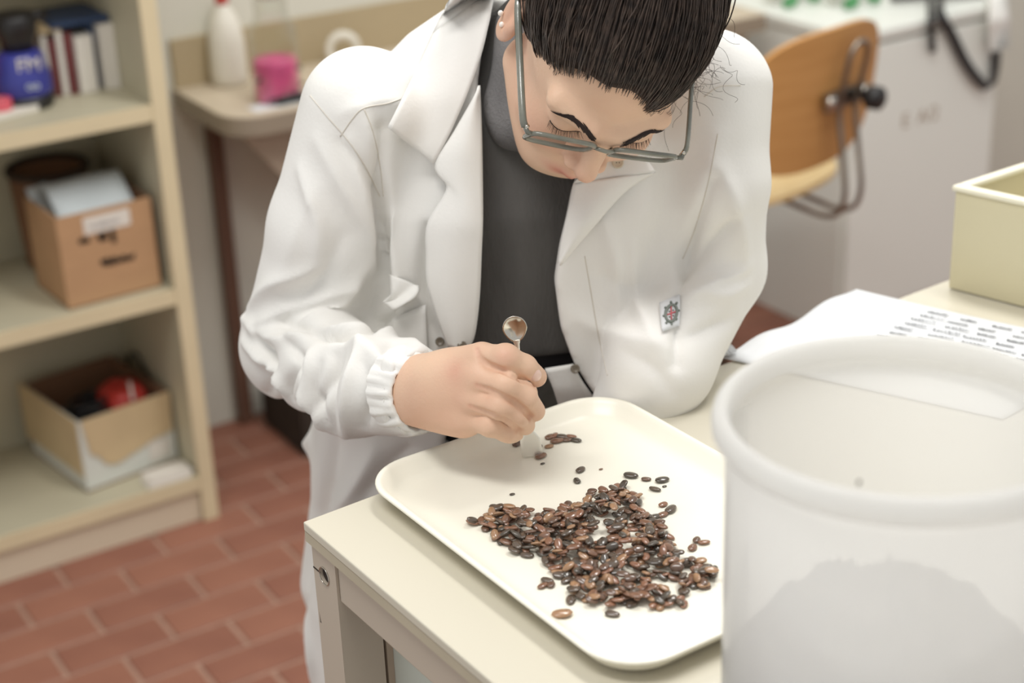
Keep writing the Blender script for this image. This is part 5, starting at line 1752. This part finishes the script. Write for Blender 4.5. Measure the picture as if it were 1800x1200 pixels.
# ---- face details
def strands_mesh(name, A, rad, mt, parent, seg=3, taper=None):
    """A: (N,K,3) polylines -> one mesh of thin tubes"""
    N, K, _ = A.shape
    T_ = np.gradient(A, axis=1); T_ /= np.linalg.norm(T_, axis=2, keepdims=True) + 1e-12
    ref = np.array([.31, .52, .79]); u = np.cross(T_, ref); u /= np.linalg.norm(u, axis=2, keepdims=True) + 1e-12
    v = np.cross(T_, u)
    tp = np.ones(K) if taper is None else np.asarray(taper)
    rr_ = np.asarray(rad).reshape(-1, 1) * tp[None] if np.ndim(rad) else rad * np.tile(tp, (N, 1))
    ang = np.arange(seg) * 2 * math.pi / seg
    R_ = A[:, :, None] + rr_[:, :, None, None] * (u[:, :, None] * np.cos(ang)[:, None] + v[:, :, None] * np.sin(ang)[:, None])
    Vv = R_.reshape(-1, 3)
    n_, k_, s_ = np.meshgrid(np.arange(N), np.arange(K - 1), np.arange(seg), indexing='ij')
    i0 = (n_ * K + k_) * seg; s2 = (s_ + 1) % seg
    Fq = np.stack([i0 + s_, i0 + s2, i0 + seg + s2, i0 + seg + s_], -1).reshape(-1, 4)
    me = bpy.data.meshes.new(name)
    me.vertices.add(len(Vv)); me.vertices.foreach_set('co', Vv.astype(np.float32).ravel())
    me.loops.add(Fq.size); me.loops.foreach_set('vertex_index', Fq.ravel().astype(np.int32))
    me.polygons.add(len(Fq)); me.polygons.foreach_set('loop_start', np.arange(0, Fq.size, 4, dtype=np.int32))
    me.update(calc_edges=True)
    return tagg(link(name, me, mt, parent, True), kind='stuff')


def face_pt(x, z, lift=0.0):
    """points on the face (head-local x, z) found by marching in from the front; returns local coords"""
    x = np.atleast_1d(x).astype(float); z = np.atleast_1d(z).astype(float)
    y = np.full(len(x), .15)
    for _ in range(50):
        L_ = np.stack([x, y, z], 1)
        W_ = (HC + (L_ * HS) @ HM.T).astype(np.float32)
        y = y - sd_head(W_) * .8
    return np.stack([x, y + lift, z], 1)
def l2w(L_): return HC + (np.asarray(L_) * HS) @ HM.T


for s_ in (-1, 1):
    n_ = 230
    t = RNG.random(n_) * .86; w_ = RNG.normal(size=n_) * .0013 * (1.15 - t * .8)
    def arc(t, w): return s_ * (.011 + .040 * t), .0115 + .0085 * np.sin(np.clip(t, 0, 1) * 2.3) - .010 * np.clip(t - .62, 0, 1) * 1.6 + w
    ks = np.linspace(0, 1, 4)
    X = []; Z = []
    for k in ks:
        x, z = arc(t + .13 * k, w_ * (1 - .35 * k) + .0016 * k * (1 - t * 1.6)); X.append(x); Z.append(z)
    X = np.array(X); Z = np.array(Z)
    Lp = face_pt(X.ravel(), Z.ravel(), .0007).reshape(4, n_, 3).transpose(1, 0, 2)
    strands_mesh('eyebrow', l2w(Lp), .00034, M['brow'], body, 3, [1, 1, .8, .3])
    n_ = 34
    t = np.linspace(-1, 1, n_) + RNG.normal(size=n_) * .02
    bx = s_ * .031 + .0135 * t; bz = -.0050 - .0035 * (1 - t * t)
    b0_ = face_pt(bx, bz, .0002)
    dirv = np.stack([.35 * t + RNG.normal(size=n_) * .06, np.full(n_, .80), -.55 + 0 * t], 1); dirv /= np.linalg.norm(dirv, axis=1)[:, None]
    ks = np.linspace(0, 1, 4)
    ln = (.0065 + .001 * RNG.random(n_))[:, None, None]
    Lp = b0_[:, None] + dirv[:, None] * ks[None, :, None] * ln + np.array([0, 0, .0022])[None, None] * (ks ** 2)[None, :, None]
    strands_mesh('eyelashes', l2w(Lp), .00022, M['brow'], body, 3, [1, .9, .7, .3])
    # the lid line itself
    q = face_pt(np.linspace(-1, 1, 14) * .0135 + s_ * .031, -.0050 - .0035 * (1 - np.linspace(-1, 1, 14) ** 2), .0001)
    bm = bmesh.new(); tube(bm, l2w(q), .00045, 5); obj('lid_line', bm, M['brow'], body, True)
# soft redness (lips, nose, cheeks, knuckles) as a point attribute of the body mesh
ql = (V_ - HC) @ HM / HS
g = lambda c, rd: np.exp(-(((ql - np.array(c)) / np.array(rd)) ** 2).sum(1))
flush = .75 * np.clip(1.6 * g((0, .088, -.0725), (.019, .02, .0062)), 0, 1) + .22 * g((.0, .112, -.038), (.014, .014, .012)) + .2 * (g((-.04, .07, -.03), (.02, .03, .018)) + g((.04, .07, -.03), (.02, .03, .018))) + .3 * (g((-.078, -.01, 0), (.01, .03, .04)) + g((.078, -.01, 0), (.01, .03, .04)))
for p_, rr_, w_ in ((at(805, 655, 1.325), .010, .42), (at(818, 700, 1.325), .009, .2), (at(888, 627, 1.30), .008, .25), (at(945, 665, 1.335), .008, .3), (at(940, 722, 1.33), .008, .2)):
    flush = flush + w_ * np.exp(-(((V_ - p_) / rr_) ** 2).sum(1))
for L_ in CREASE:
    dd = np.min(np.linalg.norm(V_[:, None, :] - np.array(L_)[None], axis=2), axis=1) if False else np.min(np.stack([np.linalg.norm(V_ - q_, axis=1) for q_ in L_]), axis=0)
    flush = flush + .35 * np.exp(-(dd / .0022) ** 2)
at_ = body.data.attributes.new('flush', 'FLOAT', 'POINT')
at_.data.foreach_set('value', np.clip(flush, 0, 1).astype(np.float32))
nt = M['skin'].node_tree
pb_ = nt.nodes['Principled BSDF']; src_ = pb_.inputs['Base Color'].links[0].from_socket
an = nt.nodes.new('ShaderNodeAttribute'); an.attribute_name = 'flush'
mx = nt.nodes.new('ShaderNodeMix'); mx.data_type = 'RGBA'
nt.links.new(an.outputs['Fac'], mx.inputs['Factor']); nt.links.new(src_, mx.inputs[6]); mx.inputs[7].default_value = (*lin((202, 126, 112)), 1)
nt.links.new(mx.outputs[2], pb_.inputs['Base Color'])

# ---- hair
HCAP = np.array([0, -.022, .044]); HRAD = np.array([.078, .110, .092])
HZ = np.array([-.10, -.05, -.024, -.004, .016, .039, .060, .076, .100, .14]); HY = np.array([-.07, -.040, -.004, .004, .034, .054, .070, .086, .12, .2])
def hair_line(x, z):
    w_ = np.clip((x + .030) / .055, 0, 1); w_ = w_ * w_ * (3 - 2 * w_)
    return np.interp(z - .004 * np.cos(x * 150), HZ, HY) + (.004 + .013 * w_ + .006 * np.exp(-((x - .034) / .012) ** 2)) * np.clip(z / .03, 0, 1)
def sd_hair(P):
    q = hl(P)
    d = ell(q, HCAP, HRAD)
    d = smin(d, ell(q, (.0, -.075, .118), (.045, .040, .034)), .02)
    d = smax(d, (q[:, 1] - hair_line(q[:, 0], q[:, 2])) * .8, .016)
    return d * HS
hairo, _, _ = sdf_obj('hair', sd_hair, HC - .2, HC + .2, .003, M['hair'], person, 2)
NS = 5200
dr = RNG.normal(size=(NS * 4, 3)); dr /= np.linalg.norm(dr, axis=1)[:, None]
def cap_pt(dr, lift): return HCAP + dr * ((1 / np.linalg.norm(dr / HRAD, axis=1)) + lift)[:, None]
p0_ = cap_pt(dr, np.zeros(len(dr)))
gap = hair_line(p0_[:, 0], p0_[:, 2]) - p0_[:, 1]
edge = (gap > -.008) & (gap < .010)
inner = (gap >= .012) & (p0_[:, 2] > -.03)
sel = np.concatenate([np.where(edge)[0][:1500], np.where(inner)[0][:2600]])
d0_ = dr[sel]
bun = np.array([.0, -.062, .074]); bun = bun / np.linalg.norm(bun)
K_ = 12
ts = np.linspace(0, 1, K_)
reach = np.where(np.arange(len(sel)) < 1500, .95, RNG.uniform(.35, .95, len(sel)))
ph = RNG.uniform(0, 6.28, len(sel)); am = RNG.uniform(.0, .10, len(sel)) ** 1.2; fr_ = RNG.uniform(2, 9, len(sel)); lf = np.abs(RNG.normal(size=len(sel))) * .0042 + .0004
sideax = np.cross(d0_, bun); sideax /= np.linalg.norm(sideax, axis=1)[:, None] + 1e-9
A_ = np.zeros((len(sel), K_, 3))
isedge = np.arange(len(sel)) < 1500
for k, t in enumerate(ts):
    g = d0_ * (1 - t * reach)[:, None] + bun[None] * (t * reach)[:, None]
    g = g + sideax * (am * np.sin(fr_ * t + ph) * (t * (1.2 - t) * 2))[:, None]
    g /= np.linalg.norm(g, axis=1)[:, None]
    lift = lf * (t * (1 - .3 * t)) * 2.2 + np.where(isedge, -.002 * (1 - t) ** 3, .0)
    A_[:, k] = cap_pt(g, lift)
strands_mesh('hair_strands', l2w(A_), RNG.uniform(.0003, .00075, len(sel)), M['strand'], hairo, 3, [.3] + [1] * (K_ - 3) + [.8, .4])
# loose wisps and curls
wis = []
for i in range(46):
    side = 1
    st_ = np.array([side * RNG.uniform(.066, .082), RNG.uniform(-.01, .045), RNG.uniform(-.02, .06)])
    out = np.array([side * RNG.uniform(.2, 1), RNG.uniform(.2, 1.2), RNG.uniform(-1, .6)]); out /= np.linalg.norm(out)
    L_ = RNG.uniform(.015, .042) if side > 0 else RNG.uniform(.008, .02); cr_ = RNG.uniform(.002, .006); f_ = RNG.uniform(4, 10); p_ = RNG.uniform(0, 6)
    a1 = np.cross(out, [0, 0, 1.]); a1 /= np.linalg.norm(a1); a2 = np.cross(out, a1)
    t = np.linspace(0, 1, 18)[:, None]
    wis.append(st_ + out * L_ * t + (a1 * np.cos(f_ * t + p_) - a1 * math.cos(p_) + a2 * np.sin(f_ * t + p_) - a2 * math.sin(p_)) * cr_ * np.minimum(t * 3, 1))
strands_mesh('loose_wisps', l2w(np.array(wis)), .00017, M['strand'], hairo, 3)
# fine hairs at the hairline
n_ = 300
sel2 = np.where((gap > -.010) & (gap < .002) & (p0_[:, 2] > .025))[0][:n_]
b_ = p0_[sel2]; fp = face_pt(b_[:, 0], b_[:, 2], .0003)
ok = fp[:, 1] < b_[:, 1] + .03
tdir = (bun * .1 + HCAP) - fp; tdir /= np.linalg.norm(tdir, axis=1)[:, None]
ks = np.linspace(0, 1, 5)
up_l = np.stack([fp[:, 0] * 3, 0 * fp[:, 0] + .2, np.full(len(fp), 1.0)], 1); up_l /= np.linalg.norm(up_l, axis=1)[:, None]
A2 = fp[:, None] + (up_l * .7 - np.array([0, .6, 0]))[:, None] * ks[None, :, None] * .016 + np.array([0, .006, 0.002]) * (ks * (1 - ks))[None, :, None] * 2
strands_mesh('hairline_hairs', l2w(A2[ok]), .00016, M['strand'], hairo, 3, [1, 1, .9, .7, .3])
bm = bmesh.new()
c_ = l2w(np.array([[.0, -.060, .106]]))[0]; ax_ = HM @ (bun); ax_ /= np.linalg.norm(ax_); q1_ = np.cross(ax_, FWD); q1_ /= np.linalg.norm(q1_); q2_ = np.cross(ax_, q1_)
tube(bm, [c_ + (q1_ * math.cos(a) * .036 + q2_ * math.sin(a) * .034) for a in np.linspace(0, 2 * math.pi, 33)], .004, 8, cap=False)
obj('hair_tie', bm, M['black'], hairo, True)

# ---- spectacles
gl_t = thing('eyeglasses', 'rectangular grey translucent eyeglasses on the bowed face', 'glasses', hw((0, .11, 0)))
TILT = math.radians(18)
def gp(x, z, dy=0.0):
    y = .1035 - .6 * x * x + dy
    return hw((x, y + z * math.sin(TILT), .010 + z * math.cos(TILT)))
def lens_outline(s, w=.0275, h=.0165, n=40, ex=5):
    out = []
    for a in np.arange(n) * 2 * math.pi / n:
        c, q = math.cos(a), math.sin(a)
        k = 1 / ((abs(c) ** ex + abs(q) ** ex) ** (1 / ex))
        out.append((s * .0365 + c * k * w, -.0145 + q * k * h))
    return out
bm = bmesh.new()
for s_ in (-1, 1):
    o_ = lens_outline(s_)
    tube(bm, [gp(*p) for p in o_ + o_[:1]], .0020, 8, cap=False)
tube(bm, [gp(-.0095, -.008), gp(-.005, -.0045, .002), gp(0, -.0035, .003), gp(.005, -.0045, .002), gp(.0095, -.008)], .0018, 8)
for s_ in (-1, 1): tube(bm, [gp(s_ * .0635, -.005), gp(s_ * .0685, -.004, .0), gp(s_ * .0705, -.004, -.005)], [.0019, .0022, .002], 8)
for s_ in (-1, 1): tube(bm, [gp(s_ * .010, -.014), gp(s_ * .0095, -.018, -.006), gp(s_ * .0115, -.024, -.007)], [.001, .0018, .0012], 6)
obj('front_frame', bm, M['acetate'], gl_t, True)
for s_ in (-1, 1):
    o_ = lens_outline(s_, .0262, .0152)
    bm = bmesh.new(); bm.faces.new([bm.verts.new(gp(*p)) for p in o_])
    obj('lens', bm, M['lens'], gl_t)
    bm = bmesh.new()
    pts = spline([gp(s_ * .0705, -.004, -.004), hw((s_ * .0735, .085, .0085)), hw((s_ * .0770, .040, .012)), hw((s_ * .0805, .0, .017)), hw((s_ * .0805, -.016, .018)), hw((s_ * .0800, -.028, .008)), hw((s_ * .079, -.036, -.010))], 40)
    tube(bm, pts, .0022, 8, sx=.8, sy=1.3); tp_ = obj('temple', bm, M['acetate'], gl_t, True)
    bm = bmesh.new(); c_ = gp(s_ * .0695, -.004, -.004)
    tube(bm, [c_ - HM[:, 2] * .003, c_ + HM[:, 2] * .003], .0017, 8); obj('hinge', bm, M['steel'], gl_t, True)
# ---- pearl studs
for k, (px, py, lab) in enumerate(((876, 23, 'upper of two pearl studs in the ear'), (878, 43, 'lower of two pearl studs in the ear'))):
    d = cast(sd_head, [px + 5], [py])[0]
    if np.isnan(d): d = 1.36
    c = at(px + 4, py, d - .001)
    bm = bmesh.new(); bmesh.ops.create_icosphere(bm, subdivisions=3, radius=.0023)
    for v in bm.verts: v.co += Vector(c)
    tagg(obj('pearl_earring', bm, M['pearl'], None, True), lab, 'earring', 'pearl studs in the ear')
